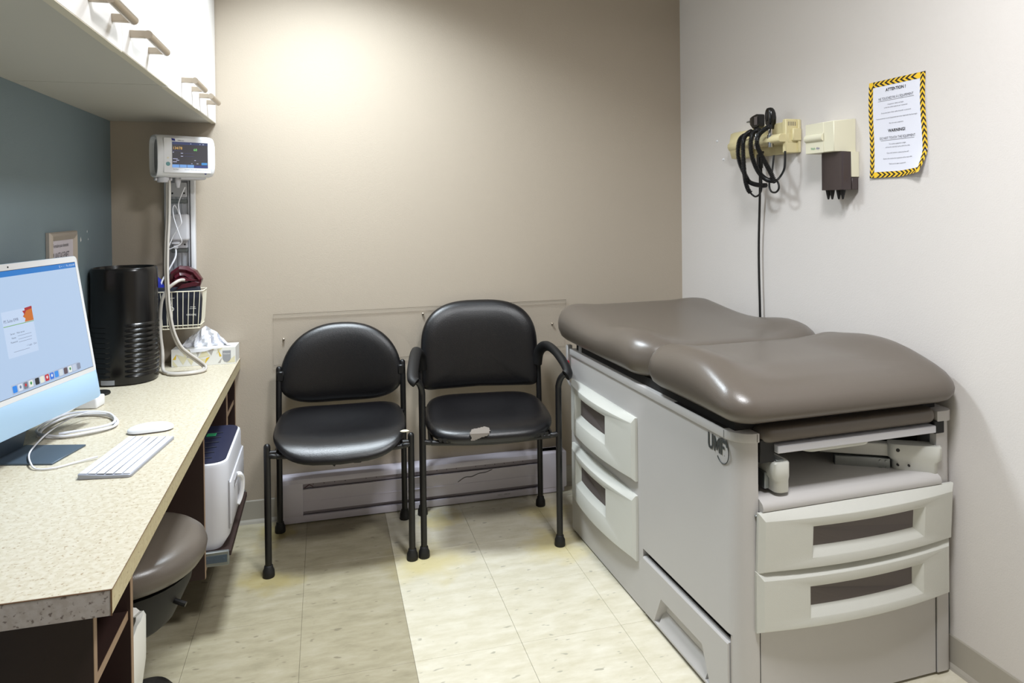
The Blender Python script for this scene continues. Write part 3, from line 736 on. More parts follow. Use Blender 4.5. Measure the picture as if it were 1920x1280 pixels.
# logo
Ml = frame((-.0012, .082, .655), (0, -1, 0), (0, 0, 1))
def glyph(name, parts, x0, z=0.0004):
    b = bmn()
    for P in parts: poly(b, Ml, [(x0+u*.028, -.016+v*.040) for u, v in P], z)
    return obj(name, b, m_grey, et, smooth=False)
glyph('logo_letter', [[(0, 1), (0, .25), (.22, .25), (.22, 1)], [(.62, 1), (.62, .25), (.84, .25), (.84, 1)], [(0, .25), (.12, .04), (.30, 0), (.54, 0), (.72, .04), (.84, .25), (.62, .25), (.52, .17), (.32, .17), (.22, .25)]], -.046)
glyph('logo_letter', [[(0, 0), (.2, 0), (.2, .95), (0, .95)], [(.76, 0), (.96, 0), (.96, .95), (.76, .95)], [(.2, .95), (.2, .6), (.40, .12), (.56, .12), (.48, .35)], [(.76, .95), (.48, .35), (.56, .12), (.76, .6)]], -.019)
glyph('logo_letter', [[(0, 0), (.2, 0), (.2, .95), (0, .95)], [(.2, .95), (.2, .78), (.72, .78), (.72, .95)], [(.2, .58), (.2, .41), (.6, .41), (.6, .58)]], .011)
glyph('logo_dot', [[(.0, 0), (.08, 0), (.08, .06), (0, .06)]], .026)
b = bmn(); tube(b, [Ml @ Vector((.018+.027*math.cos(a*PI/15), -.006+.031*math.sin(a*PI/15), 0)) for a in range(-12, 16)], .0012, 6, 0)
poly(b, Ml, [(.030, .022), (.036, .028), (.044, .010), (.036, .008)], .0008); obj('logo_ring', b, m_grey, et)
# padded top in two sections
def hump(x, c, w_): return math.exp(-((x-c)/w_)**2)
SEAM = .43
PX0, PX1 = -.040, .668
def pad_section(name, y0, y1, foot):
    hx, hy = (PX1-PX0)/2, (y1-y0)/2; cx, cy = (PX0+PX1)/2, (y0+y1)/2
    def ztop(u, v):
        x = (u-cx)/hx; y = v
        e = max(0, min(1, (abs(x)-.42)/.45)); e = e*e*(3-2*e)      # side bolsters
        if foot:
            t = (y-y0)/(y1-y0)
            z = .843-.028*max(0, (.38-t)/.38)**1.4
            bol = .033*math.sin(PI*min(1, max(0, (t-.06)/.94)))**1.3
            z += .004*t
        else:
            t = (y-y0)/(y1-y0)
            z = .838+.012*t
            bol = .030*(hump(t, .20, .17)+.22*hump(t, .86, .20))
            z += .024*hump(t, 1.0, .30)
        return z+bol*e-.004*(1-e)
    rings = []
    ZB = .736
    R1 = .055
    CR = .075 if foot else .12
    def rect(ins): return [(cx+u, cy+v if foot else (cy+v)) for u, v in rrect(hx-ins, hy-ins, max(CR-ins*.9, .02), 8, 12)]
    def yfix(p):    # the seam side keeps a small radius
        return p
    prof = [(.075, 0.0), (.050, .0), (.030, .03), (.012, .14), (.002, .32), (.0, .48), (.004, .64), (.014, .79), (.030, .90), (.050, .965), (.072, .995)]
    for ins, f in prof:
        r_ = []
        for (u, v) in rect(ins):
            zt = ztop(cx+(u-cx), v)
            dseam = (y1-v) if foot else (v-y0)
            # near the seam the roll is tight: push points toward the seam, drop the edge a little
            vv_ = v
            if ins > .001:
                k = max(0, 1-dseam/(ins+.05)); 
                vv_ = v+(ins*.78 if foot else -ins*.78)*k
            z = ZB+(zt-ZB)*f
            lateral = min(1, max(0, (abs((u-cx)/hx)-.55)/.4))
            if f > .4: z += (zt-z)*(0.55*max(0, 1-dseam/.06))*(1-lateral)*f
            r_.append((u, vv_, z))
        rings.append(r_)
    for s in (.93, .85, .76, .66, .55, .43, .3, .16, .04):
        r_ = []
        for (u, v) in rect(.072):
            dseam = (y1-v) if foot else (v-y0)
            k = max(0, 1-dseam/(.072+.05)); v2 = v+(.072*.78 if foot else -.072*.78)*k
            uu = cx+(u-cx)*s; vv2 = cy+(v2-cy)*s; r_.append((uu, vv2, ztop(uu, vv2)))
        rings.append(r_)
    b = bmn(); loft(b, rings); return obj(name, b, m_taupe, et, angle=80)
pad_section('seat_cushion', -.050, SEAM+.003, True)
pad_section('head_cushion', SEAM-.003, 1.222, False)
# power inlet at the far end
b = bmn(); box(b, -.010, .012, TL+.012, TL+.03, .60, .72, .003, 1); obj('hook_bracket', b, m_tbody, et)
b = bmn(); lathe(b, [(.0, -.012), (.010, -.010), (.011, .0), (.009, .01), (0, .012)], 12, (-.016, TL+.01, .652), axis='x'); obj('red_knob', b, m_red, et)['label'] = 'small red knob'
b = bmn(); tube(b, [(-.012, TL+.012, .62), (-.014, TL+.01, .60), (-.006, TL+.006, .575), (.004, TL+.004, .56)], .005, 8); obj('hose_hook', b, m_plast2, et)
b = bmn(); tube(b, [(TW+.012, .02, .02), (TW+.012, .02, .20), (TW+.010, .03, .215)], .0015, 6, 3); obj('bumper_wire', b, m_zinc, et)

# ------------------------------------------------------------------ wall sign
sg = thing('warning_notice', 'white notice with yellow and black chevron tape border on the right wall', 'sign', (XR, 1.7065, 1.487))
# paper coords: u to the right seen from the room (= -y), v up ; width .216 height .292, corners measured
Wp, Hp = .212, .292
def sp(u, v, d=0.0):
    cu = max(0, (u/Wp+.5)-.55)/.45*max(0, (.25-(v/Hp+.5))/.25)      # curled lower right corner
    wv = .002*math.sin(v*22)
    return (-.002-d-.020*cu**1.5-.003*(1-(v/Hp+.5))-wv*.5, -(u-.004*math.sin(v*17)*(1 if u > 0 else .6)-.010*cu), v+.010*cu)
def spatch(m, polys, nm, d):
    b = bmn()
    for P in polys: b.faces.new([b.verts.new(sp(x, y, d)) for x, y in P])
    return obj(nm, b, m, sg, smooth=False)
b = bmn(); n = 14; V = {}
for i in range(n+1):
    for j in range(n+1): V[i, j] = b.verts.new(sp(-Wp/2+Wp*i/n, -Hp/2+Hp*j/n))
for i in range(n):
    for j in range(n): b.faces.new((V[i, j], V[i+1, j], V[i+1, j+1], V[i, j+1]))
obj('paper_sheet', b, m_paper, sg)
tw = .017
yel, blk = [], []
def strip(fn, length, n, rev=False):
    # fn(s,t): s along, t across 0..1
    st_ = length/n
    for k in range(n):
        a0 = k*st_
        for (lst, s0, s1) in ((yel, 0, .55), (blk, .55, 1)):
            for (t0, t1) in ((0, .5), (.5, 1)):
                o0 = (t0 if t0 < .5 else 1-t0)*2*st_*.75; o1 = (t1 if t1 <= .5 else 1-t1)*2*st_*.75
                if rev: o0, o1 = -o0, -o1
                A = [fn(a0+st_*s0+o0, t0), fn(a0+st_*s1+o0, t0), fn(a0+st_*s1+o1, t1), fn(a0+st_*s0+o1, t1)]
                lst.append(A)
hW, hH = Wp/2, Hp/2
cl = lambda x, m_: max(-m_, min(m_, x))
strip(lambda s, t: (-hW+t*tw, cl(hH-s, hH)), Hp, 17)
strip(lambda s, t: (hW-tw+t*tw, cl(-hH+s, hH)), Hp, 17)
strip(lambda s, t: (cl(hW-tw-s, hW-tw), hH-t*tw), Wp-2*tw, 9)
strip(lambda s, t: (cl(-hW+tw+s, hW-tw), -hH+t*tw), Wp-2*tw, 10)
def nz(Ps): 
    out = []
    for P in Ps:
        Q = []
        for p in P:
            if not Q or (abs(p[0]-Q[-1][0])+abs(p[1]-Q[-1][1])) > 1e-5: Q.append(p)
        if len(Q) > 1 and abs(Q[0][0]-Q[-1][0])+abs(Q[0][1]-Q[-1][1]) < 1e-5: Q.pop()
        if len(Q) >= 3: out.append(Q)
    return out
base_ = []
for (x0, x1, y0, y1) in ((-hW, -hW+tw, -hH, hH), (hW-tw, hW, -hH, hH), (-hW+tw, hW-tw, hH-tw, hH), (-hW+tw, hW-tw, -hH, -hH+tw)):
    nx = max(1, int((x1-x0)/.01)); ny = max(1, int((y1-y0)/.01))
    for i in range(nx):
        for j in range(ny):
            base_.append([(x0+(x1-x0)*i/nx, y0+(y1-y0)*j/ny), (x0+(x1-x0)*(i+1)/nx, y0+(y1-y0)*j/ny), (x0+(x1-x0)*(i+1)/nx, y0+(y1-y0)*(j+1)/ny), (x0+(x1-x0)*i/nx, y0+(y1-y0)*(j+1)/ny)])
spatch(m_yellow, base_, 'yellow_border', .0004)
spatch(m_ink, nz(blk), 'black_chevrons', .0009)
def sline(nm, s, v, size, m=m_ink, bold=0.0, sx=1.0):
    o = text(nm, s, size, m, sg, I4, bold=bold, sx=sx)
    for vt in o.data.vertices: vt.co = Vector(sp(vt.co.x, vt.co.y+v, .0008))
    return o
sline('notice_text', 'ATTENTION !', .115, .0125, bold=.0003)
sline('notice_text', 'NE TOUCHEZ PAS À L’ÉQUIPEMENT', .090, .0105, m_inkg, sx=.78)
for s, v in (("L'équipement médical est fragile", .0715), ("et doit être utilisé seulement par le personnel", .0625), ("Si vous avez besoin d'aide veuillez demander au personnel", .047), ("Toute personne qui touche l'équipement sera tenue responsable des dommages", .031), ("Merci de votre coopération", .0145)):
    sline('notice_text', s, v, .0052, m_inkg, sx=.92)
sline('notice_text', 'WARNING!', -.008, .0125, bold=.0003)
sline('notice_text', 'DO NOT TOUCH THE EQUIPMENT', -.029, .0105, m_inkg, sx=.80)
for s, v in (("The medical equipment is fragile", -.0475), ("and must be used only by the staff of the clinic", -.0565), ("If you need assistance please ask the staff", -.074), ("Anyone who touches the equipment will be responsible", -.0905), ("Thank you for your cooperation", -.1065)):
    sline('notice_text', s, v, .0052, m_inkg, sx=.92)
b = bmn()
for (u0, u1, v) in ((-.068, .068, .0832), (-.062, .062, -.0358)):
    for k in range(6): b.faces.new([b.verts.new(sp(*p, .0008)) for p in ((u0+(u1-u0)*k/6, v), (u0+(u1-u0)*(k+1)/6, v), (u0+(u1-u0)*(k+1)/6, v+.0008), (u0+(u1-u0)*k/6, v+.0008))])
obj('underline', b, m_inkg, sg, smooth=False)

# ------------------------------------------------------------------ diagnostic scope unit on the right wall
ou = thing('scope_wall_unit', 'cream wall unit holding two black handheld scopes with coiled cords', 'medical device', (XR, 2.36, 1.50))
# local: x = into room negative, y along wall (positive = left in view)
def wx(d): return -d
b = bmn(); prism(b, [(.001, .055), (.018, .055), (.034, .048), (.040, .012), (.048, .006), (.050, -.006), (.046, -.016), (.040, -.020), (.030, -.052), (.001, -.055)], lambda u, v, d: (-u, d, v), .040, .172, .0015, 1); obj('left_housing', b, m_cream, ou)
b = bmn(); box(b, -.012, -.001, -.222, .05, -.055, .062, .002, 1); bp_ = obj('back_plate', b, m_cream, ou)
b = bmn(); prism(b, [(-.050, .012), (-.095, .012), (-.105, .002), (-.105, -.012), (-.098, -.018), (-.04, -.018)], lambda u, v, d: (u+.018, d, v), -.212, .04, .002, 1); box(b, -.05, -.012, -.215, .04, -.02, .014, .002, 1); obj('cradle_shelf', b, m_cream, ou)
b = bmn(); box(b, -.058, -.001, -.214, -.194, -.056, .064, .003, 1); box(b, -.036, -.001, -.226, -.212, -.014, .030, .003, 1); obj('end_block', b, m_cream, ou)
b = bmn()
for k in range(5): box(b, -.048+k*.007, -.046+k*.007, -.2152, -.213, .040, .054)
obj('vent_slots', b, m_foam, ou, smooth=False)
b = bmn(); box(b, -.058, -.045, .045, .082, -.012, .010, .002, 1); obj('rheostat', b, m_gloss_b, ou)
Mo = frame((-.0415, .155, -.036), (0, -1, 0), (.2, 0, 1))
text('maker_text', 'Welch', .011, m_green, ou, frame((-.0352, .105, -.038), (0, -1, 0), (.3, 0, 1)))
# scopes (things of their own, standing in the unit)
XS = XR-.075
def scope(name, label, y, head):
    t = thing(name, label, 'medical scope', (XS, y, 1.478), 0)
    b = bmn(); lathe(b, [(.0, -.01), (.010, -.01), (.011, .02), (.0125, .022), (.0125, .034), (.009, .036), (.009, .072), (.0, .072)], 16); obj('handle', b, m_chrome, t)
    if head == 'oto':
        b = bmn()
        rings = []
        for (x, hy, z0, z1) in ((.034, .006, .092, .100), (.024, .013, .080, .110), (.006, .016, .066, .114), (-.018, .016, .066, .118), (-.030, .013, .072, .116)):
            rings.append([(u, x, (z0+z1)/2+v) for u, v in rrect(hy, (z1-z0)/2, .005, 4, 2)])
        loft(b, rings); 
        lathe(b, [(.010, .062), (.013, .072), (.012, .09)], 14); hd = obj('scope_head', b, m_gloss_b, t)
        b = bmn(); lathe(b, [(.006, .0), (.0045, .008), (.0028, .026), (.0, .027)], 12, (0, .036, .097), axis='y'); obj('ear_tip', b, m_zinc, hd)
        b = bmn(); box(b, -.017, -.0155, -.027, -.008, .078, .108, .001, 1); obj('lens', b, m_tdark, hd)
    else:
        b = bmn(); rings = []
        for (z, hx, hy, dx) in ((.055, .011, .011, 0), (.068, .012, .013, 0), (.075, .014, .019, 0), (.095, .015, .021, 0), (.112, .014, .020, -.001), (.124, .012, .016, -.002), (.131, .008, .011, -.003), (.133, .003, .005, -.003)):
            rings.append([(dx+u, v, z) for u, v in rrect(hx, hy, min(hx, hy)*.8, 5, 2)])
        loft(b, rings); hd = obj('scope_head', b, m_gloss_b, t)
        b = bmn(); box(b, -.018, -.012, -.004, .006, .085, .118, .002, 1); obj('brow_rest', b, m_rubber, hd)
        b = bmn(); lathe(b, [(.003, 0), (.003, .004)], 8, (0, .018, .118), axis='y'); obj('dial', b, m_rubber, hd)
    return t
scope('otoscope', 'black otoscope head with pointed tip on a chrome handle, left of the two scopes', 2.292, 'oto')
scope('ophthalmoscope', 'tall black oval ophthalmoscope head standing in the cream unit, right of the two scopes', 2.208, 'oph')
def coil(b, pts, r, wire, pitch):
    P = cm(pts, 24); L = [0]
    for a, c in zip(P, P[1:]): L.append(L[-1]+(c-a).length)
    out = []; tot = L[-1]; turns = tot/pitch; n = int(turns*8); j = 0
    nrm = None
    for i in range(n+1):
        s = tot*i/n
        while j < len(L)-2 and L[j+1] < s: j += 1
        f = (s-L[j])/max(1e-9, L[j+1]-L[j]); p = P[j].lerp(P[j+1], f); T = (P[j+1]-P[j]).normalized()
        if nrm is None: nrm = T.orthogonal().normalized()
        nrm = (nrm-T*nrm.dot(T)).normalized(); bn = T.cross(nrm); a = 2*PI*i/8
        out.append(p+nrm*math.cos(a)*r+bn*math.sin(a)*r)
    tube(b, out, wire, 5, 0)
    tube(b, P, r*.8, 8, 0)
XC = XR-.078
def cpts(l, x=XC): return [(x+(q[2] if len(q) > 2 else 0), q[0], q[1]) for q in l]
def ccord(label, segs, thin):
    t = thing('coiled_cord', label, 'cord', (XC, 2.28, 1.34))
    o = Vector((XC, 2.28, 1.34))
    for s in segs:
        b = bmn(); coil(b, [Vector(p)-o for p in s], .0072, .0021, .0056); obj('coil', b, m_cord_b, t)
    for s, r in thin:
        b = bmn(); tube(b, [Vector(p)-o for p in s], r, 8, 6); obj('cord_lead', b, m_cord_b, t)
ccord('black coiled cord looped from the otoscope over the cream unit', [
    cpts([(2.292, 1.52, .0), (2.315, 1.527, -.01), (2.35, 1.520, -.02), (2.372, 1.497, -.022), (2.380, 1.455, -.02), (2.377, 1.415, -.012), (2.362, 1.372), (2.342, 1.350), (2.305, 1.338), (2.258, 1.332), (2.236, 1.332)]),
    cpts([(2.282, 1.535, -.022), (2.305, 1.526, -.030), (2.325, 1.505, -.032), (2.332, 1.47, -.03), (2.337, 1.41, -.024), (2.337, 1.355, -.018), (2.326, 1.320, -.014), (2.318, 1.308, -.01)])],
    [(cpts([(2.318, 1.308, -.01), (2.318, 1.298), (2.298, 1.292), (2.275, 1.300), (2.262, 1.32), (2.262, 1.36), (2.29, 1.43, .02), (2.292, 1.46, .03)]), .0035)])
ccord('black coiled cord looped from the ophthalmoscope over the cream unit', [
    cpts([(2.236, 1.535, -.022), (2.262, 1.528, -.030), (2.276, 1.505, -.032), (2.280, 1.46, -.03), (2.270, 1.415, -.024), (2.248, 1.378, -.018), (2.212, 1.352, -.012), (2.168, 1.346, -.01)]),
    cpts([(2.165, 1.540, -.028), (2.195, 1.530, -.032), (2.225, 1.515, -.034), (2.238, 1.488, -.034), (2.229, 1.455, -.03), (2.205, 1.415, -.024), (2.180, 1.375, -.018), (2.168, 1.340, -.01)])],
    [(cpts([(2.168, 1.345), (2.160, 1.330), (2.162, 1.315), (2.180, 1.305), (2.205, 1.310), (2.215, 1.335), (2.212, 1.38, .01), (2.215, 1.44, .02)]), .0035), (cpts([(2.168, 1.346, -.004), (2.166, 1.358, .008), (2.155, 1.378, .015), (2.150, 1.40, .018), (2.150, 1.45, .02)]), .004)])
pc = thing('mains_lead', 'straight black power cord running down the right wall below the scope unit', 'cord', (XR-.012, 2.365, 0))
b = bmn(); tube(b, [(-.022, -.03, 1.452), (-.022, -.03, 1.40)], .012, 10, 0); tube(b, [(-.022, -.03, 1.40), (-.020, -.028, 1.375)], .007, 10, 0); obj('plug', b, m_gloss_b, pc)
b = bmn(); tube(b, [(-.020, -.028, 1.39), (-.012, -.014, 1.30), (-.006, .004, 1.12), (-.006, .004, .98), (-.006, .0, .84), (-.004, 0, .5), (-.004, 0, .3)], .0045, 8, 5); obj('cable', b, m_cord_b, pc)

# ------------------------------------------------------------------ specula dispenser
sd = thing('specula_dispenser', 'pale cream wall dispenser with a dark column of ear specula, left of the warning notice', 'dispenser', (XR, 1.95, 1.485))
b = bmn(); prism(b, [(0, .048), (.083, .040), (.083, -.057), (0, -.059)], lambda u, v, d: (-u, d, v), -.076, .056, .002, 1); obj('housing', b, m_cream2, sd)
b = bmn(); box(b, -.0845, -.082, -.030, .0565, -.057, .0395, .0008, 1); tube(b, [(-.080, -.030, -.008), (-.080, .0545, -.008)], .0135, 14, 0); obj('ribbed_band', b, m_cream2, sd)
text('maker_text', 'Welch', .0115, m_green, sd, frame((-.0850, .030, -.042), (0, -1, 0), (0, 0, 1)), align='LEFT', sx=.7)
text('maker_text', 'Allyn', .0115, m_bluep, sd, frame((-.0850, .004, -.042), (0, -1, 0), (0, 0, 1)), align='LEFT', sx=.7)
m_brown = mat('dark_brown_plastic', (66, 56, 56), 0.35)
b = bmn(); prism(b, [(-.032, -.090), (-.060, -.090), (-.064, -.086), (-.064, .004), (-.058, .012), (-.032, .012)], lambda u, v, d: (u, v, d), -.178, -.0585); obj('specula_column', b, m_brown, sd)
b = bmn(); box(b, -.030, -.006, -.092, .0, -.178, -.14, .001, 1); obj('column_foot', b, m_brown, sd)
b = bmn(); box(b, -.030, -.001, -.090, .0, -.138, -.0585, .001, 1); obj('side_rail', b, m_cream2, sd)
for k, yy in enumerate((-.004, -.022, -.052, -.070)):
    b = bmn(); lathe(b, [(.0085, -.178), (.0065, -.19), (.0032, -.206), (.0022, -.208)], 12, (-.046, yy, 0)); obj('speculum', b, m_rubber, sd)

# ------------------------------------------------------------------ computer
ia = math.radians(15)
im = thing('desktop_computer', 'thin pale blue all-in-one desktop computer with bright screen on the counter', 'computer', (-.69, 1.965, ZT), 0)
n_ = Vector((math.cos(ia), -math.sin(ia), 0)); d_ = Vector((math.sin(ia), math.cos(ia), 0)); tl_ = .16
up_ = -n_*math.sin(tl_)+Vector((0, 0, math.cos(tl_))); nn_ = n_*math.cos(tl_)+Vector((0, 0, math.sin(tl_)))
# local screen frame: X to the right as seen from the front (= +d), Y up, Z toward viewer
Ms = Matrix((d_, up_, nn_)).transposed().to_4x4(); Ms.translation = Vector((0, 0, .072))
W_, H_ = .5475, .405
def slab(b, x0, x1, y0, y1, z0, z1, r):
    hx, hy = (x1-x0)/2, (y1-y0)/2; cx, cy = (x0+x1)/2, (y0+y1)/2
    o2 = [(cx+u, cy+v) for u, v in rrect(hx, hy, r, 6, 1)]; o1 = [(cx+u, cy+v) for u, v in rrect(hx-.001, hy-.001, r, 6, 1)]
    loft(b, [[Ms @ Vector((u, v, z)) for u, v in o] for o, z in ((o1, z0), (o2, z0+.001), (o2, z1-.0006), (o1, z1))])
b = bmn(); slab(b, -W_/2, W_/2, 0, H_, -.0115, -.0006, .012); obj('housing', b, m_blue_al, im)
b = bmn(); slab(b, -W_/2+.0008, W_/2-.0008, .076, H_-.0008, -.0012, 0, .011); obj('bezel', b, m_bezel, im)
b = bmn(); slab(b, -W_/2+.0008, W_/2-.0008, .0008, .0755, -.0012, 0, .011); obj('chin', b, m_blue_al, im)
SX, SY0, SY1 = W_/2-.0135, .0895, H_-.018
b = bmn(); flat(b, Ms, -SX-.0012, SX+.0012, SY0-.0012, SY1+.0012, .0003); obj('screen_border', b, m_ink, im, smooth=False)
b = bmn(); flat(b, Ms, -SX, SX, SY0, SY1, .0006); scr = obj('screen', b, em('screen_blue', (182, 207, 238), .92), im, smooth=False)
def sflat(nm, col, x0, x1, y0, y1, z=.0009):
    b = bmn(); flat(b, Ms, x0, x1, y0, y1, z); return obj(nm, b, em('lit_%d_%d_%d' % col, col), scr, smooth=False)
sflat('menu_bar', (0, 120, 205), -SX, SX, SY1-.014, SY1)
text('menu_text', 'Q  ▪  ◦  ⋮   Thu 10:24 AM', .008, em('lit_220_235_250', (220, 235, 250)), scr, Ms @ Matrix.Translation((SX-.004, SY1-.007, .0012)), align='RIGHT', sx=.8)
b = bmn(); lathe(b, [(0, .0), (.0022, .0), (.0022, .0008)], 10); bmesh.ops.transform(b, matrix=Ms @ Matrix.Translation((0.0, H_-.009, .0001)), verts=b.verts); obj('camera_lens', b, m_ink, im)
# log-in window, centred at u=.04..
wx0, wx1, wy0, wy1 = -.05, .056, .178, .29
sflat('login_window', (200, 220, 248), wx0, wx1, wy0, wy1)
sflat('green_line', (110, 170, 60), wx0, wx1, wy1-.0365, wy1-.035, .0013)
b = bmn(); poly(b, Ms, [(wx1, wy1+.002), (wx1, wy1-.034), (wx1-.032, wy1-.034), (wx1-.028, wy1-.026), (wx1-.036, wy1-.020), (wx1-.029, wy1-.016), (wx1-.035, wy1-.006), (wx1-.026, wy1-.006), (wx1-.026, wy1+.0)], .0014); lf = obj('leaf_picture', b, em('lit_205_110_25', (205, 110, 25)), scr, smooth=False)
b = bmn(); poly(b, Ms, [(wx1, wy1+.002), (wx1, wy1-.004), (wx1-.022, wy1-.007), (wx1-.033, wy1-.019), (wx1-.036, wy1-.020), (wx1-.029, wy1-.016), (wx1-.035, wy1-.006), (wx1-.026, wy1-.006), (wx1-.026, wy1+.0)], .0017); obj('leaf_tip', b, em('lit_170_20_40', (170, 20, 40)), scr, smooth=False)
ink_e = em('lit_90_100_130', (90, 100, 130))
text('login_title', 'PS Suite EMR', .0105, ink_e, scr, Ms @ Matrix.Translation((wx0+.003, wy1-.024, .0013)), align='LEFT', sx=.9)
for s, x, y in (('Server:', .018, .058), ('Main server', .04, .058), ('Name:', .02, .068), ('Password:', .015, .078)):
    text('login_text', s, .0058, em('lit_60_70_90', (60, 70, 90)), scr, Ms @ Matrix.Translation((wx0+x, wy1-y+.002, .0013)), align='LEFT')
b = bmn()
for (x0, x1, y) in ((.042, .09, .064), (.042, .09, .072), (.042, .088, .079), (.02, .075, .100)): flat(b, Ms, wx0+x0, wx0+x1, wy1-y, wy1-y+.0007, .0013)
obj('login_fields', b, ink_e, scr, smooth=False)
text('login_text', '✓ Login   Quit', .006, ink_e, scr, Ms @ Matrix.Translation((wx1-.004, wy1-.092, .0013)), align='RIGHT')
# dock
dk = sflat('dock', (178, 194, 220), -.058, SX-.060, SY0+.004, SY0+.026, .0009)
cols = [(40, 140, 240), (225, 232, 245), (120, 130, 145), (235, 240, 235), (30, 34, 40), (238, 240, 225), (200, 30, 50), (50, 120, 230), (60, 150, 240), (215, 226, 235), (95, 80, 90), (235, 242, 240), (200, 212, 232), (140, 148, 168)]
for k, c in enumerate(cols):
    x = -.048+k*.0186+(.004 if k > 3 else 0)
    b = bmn(); poly(b, Ms, [(x+u, SY0+.015+v) for u, v in rrect(.0075, .0082, .0025, 3, 1)], .0013); obj('app_icon', b, em('lit_%d_%d_%d' % c, c), scr, smooth=False)
for k, c in ((2, (210, 40, 50)), (3, (60, 150, 80)), (11, (50, 140, 90)), (1, (110, 130, 160)), (6, (245, 230, 232)), (7, (240, 245, 250))):
    x = -.048+k*.0186+(.004 if k > 3 else 0); b = bmn(); poly(b, Ms, [(x+.0035*math.cos(a*PI/4), SY0+.016+.004*math.sin(a*PI/4)) for a in range(8)], .0016); obj('icon_mark', b, em('lit_%d_%d_%d' % c, c), scr, smooth=False)
# stand: foot plate and neck
Mf = Matrix((n_, d_, Vector((0, 0, 1)))).transposed().to_4x4()   # X out to the front, Y right, Z up
b = bmn(); box(b, -.075, .082, -.066, .066, 0, .0045, .001, 1, Mf); obj('foot_plate', b, m_darkblue, im)
b = bmn(); prism(b, [(-.075, .0045), (-.071, .0045), (-.035, .16), (-.038, .16)], lambda u, v, d: tuple(Mf @ Vector((u, d, v))), -.055, .055); obj('neck', b, m_darkblue, im)

# ------------------------------------------------------------------ keyboard, mouse
kb = thing('keyboard', 'slim white and silver keyboard lying on the counter in front of the computer', 'keyboard', (-.463, 1.882, ZT), math.radians(-9)); kb.scale = (1, .955, 1)
b = bmn(); loft(b, [[(u, v, z+(.0045 if u < 0 else 0)) for u, v in rrect(hx, hy, .008, 5, 2)] for hx, hy, z in ((.0565, .1385, 0), (.0575, .1395, .001), (.0575, .1395, .0062), (.0565, .1385, .0070))])
for v in b.verts:
    if v.co.z < .0056 : v.co.z = 0 if v.co.z in (0, .0045) else min(v.co.z, .001)
obj('base', b, mat('keyboard_aluminium', (160, 162, 172), .4, metal=.3), kb)
rowx = [-.047+k*.0188 for k in range(6)]
km = {}
def key(x, y, wy):
    k = round(wy, 4)
    if k not in km:
        b = bmn(); box(b, -.0077, .0077, -wy/2+.0007, wy/2-.0007, 0, .002, .0006, 1); me = bpy.data.meshes.new('key'); b.to_mesh(me); b.free(); me.materials.append(m_plast); km[k] = me
    o = bpy.data.objects.new('key', km[k]); COL.objects.link(o); o.parent = kb; o.location = (x, y, .0071+(-x+.0575)/.115*.0045-.0005); o.rotation_euler = (0, math.atan(.0045/.115), 0)
for r, x in enumerate(rowx):
    if r < 5:
        n = 14 if r in (0, 1) else 13; extra = .268-n*.0186
        y = -.134
        for k in range(n):
            wy = .0186+(extra/2 if k in (0, n-1) else 0); key(x, y+wy/2, wy); y += wy
    else:
        y = -.134
        for wy in (.0186, .0186, .0186, .0225, .095, .0225, .0186, .0186, .0176, .0176): key(x, y+wy/2, wy); y += wy
ms = thing('mouse', 'white low-profile wireless mouse on the counter behind the keyboard', 'mouse', (-.462, 2.092, ZT), math.radians(8))
b = bmn(); rings = []
for k in range(13):
    t = -1+2*k/12; x = .0565*math.sin(t*PI/2); hw_ = .0285*math.sqrt(max(.0009, 1-(x/.0570)**4)); zt = .006+.0165*math.sqrt(max(0, 1-(x/.0575)**2))
    rings.append([(x, hw_*math.cos(a), .004+(zt-.004)*max(0, math.sin(a))**.7) if math.sin(a) > -.001 else (x*.97, hw_*.93*math.cos(a), .004) for a in [PI*j/10 for j in range(11)]])
loft(b, rings); obj('shell', b, m_plast, ms)
b = bmn(); loft(b, [[(u, v, z) for u, v in rrect(hx, hy, .02, 6, 2)] for hx, hy, z in ((.046, .022, .0), (.052, .025, .004))]); obj('mouse_base', b, m_plastg, ms)

# cables on the counter
z0 = .003
def world_tube(name, label, pts, r, m, cat='cable', smooth=8, seg=8):
    o = Vector(pts[0]); b = bmn(); tube(b, [Vector(p)-o for p in pts], r, seg, smooth); x = obj(name, b, m, loc=o); tag(x, label, cat); return x
zc = ZT+.0035
loops = []
for k in range(3):
    dx, dy, dz = (0, .0, 0), (.006, -.006, .004), (-.004, .007, .008)
    o3 = (dx, dy, dz)[k]
    for (x, y) in ((-.74, 2.12), (-.748, 2.2), (-.725, 2.285), (-.672, 2.298), (-.612, 2.262), (-.575, 2.2), (-.572, 2.145), (-.615, 2.105), (-.68, 2.092)):
        loops.append((x+o3[0], y+o3[1], zc+o3[2]+(.002 if len(loops) % 3 == 1 else 0)))
world_tube('power_cable', 'thick white cable coiled on the counter behind the computer stand', loops, .0032, m_wcord)
world_tube('keyboard_cable', 'thin white cable looping from the keyboard around the computer foot', [(-.535, 1.893, ZT+.006), (-.578, 1.872, zc), (-.614, 1.848, zc), (-.650, 1.852, zc), (-.672, 1.880, ZT+.009), (-.70, 1.95, ZT+.010), (-.712, 2.03, ZT+.010), (-.705, 2.1, ZT+.020), (-.69, 2.2, ZT+.022), (-.66, 2.262, ZT+.020), (-.605, 2.255, ZT+.014), (-.575, 2.21, zc), (-.575, 2.18, zc)], .0021, m_wcord)
ad = thing('power_adapter', 'small white power adapter box on the counter below the screen corner', 'adapter', (-.70, 2.40, ZT), math.radians(-10))
b = bmn(); box(b, -.034, .034, -.024, .03, 0, .034, .006, 3); obj('adapter_body', b, m_plast, ad)
world_tube('adapter_lead', 'short white lead from the adapter box to the coiled cable', [(-.724, 2.374, ZT+.012), (-.735, 2.345, ZT+.008), (-.748, 2.3, zc), (-.752, 2.25, zc+.008)], .0028, m_wcord)
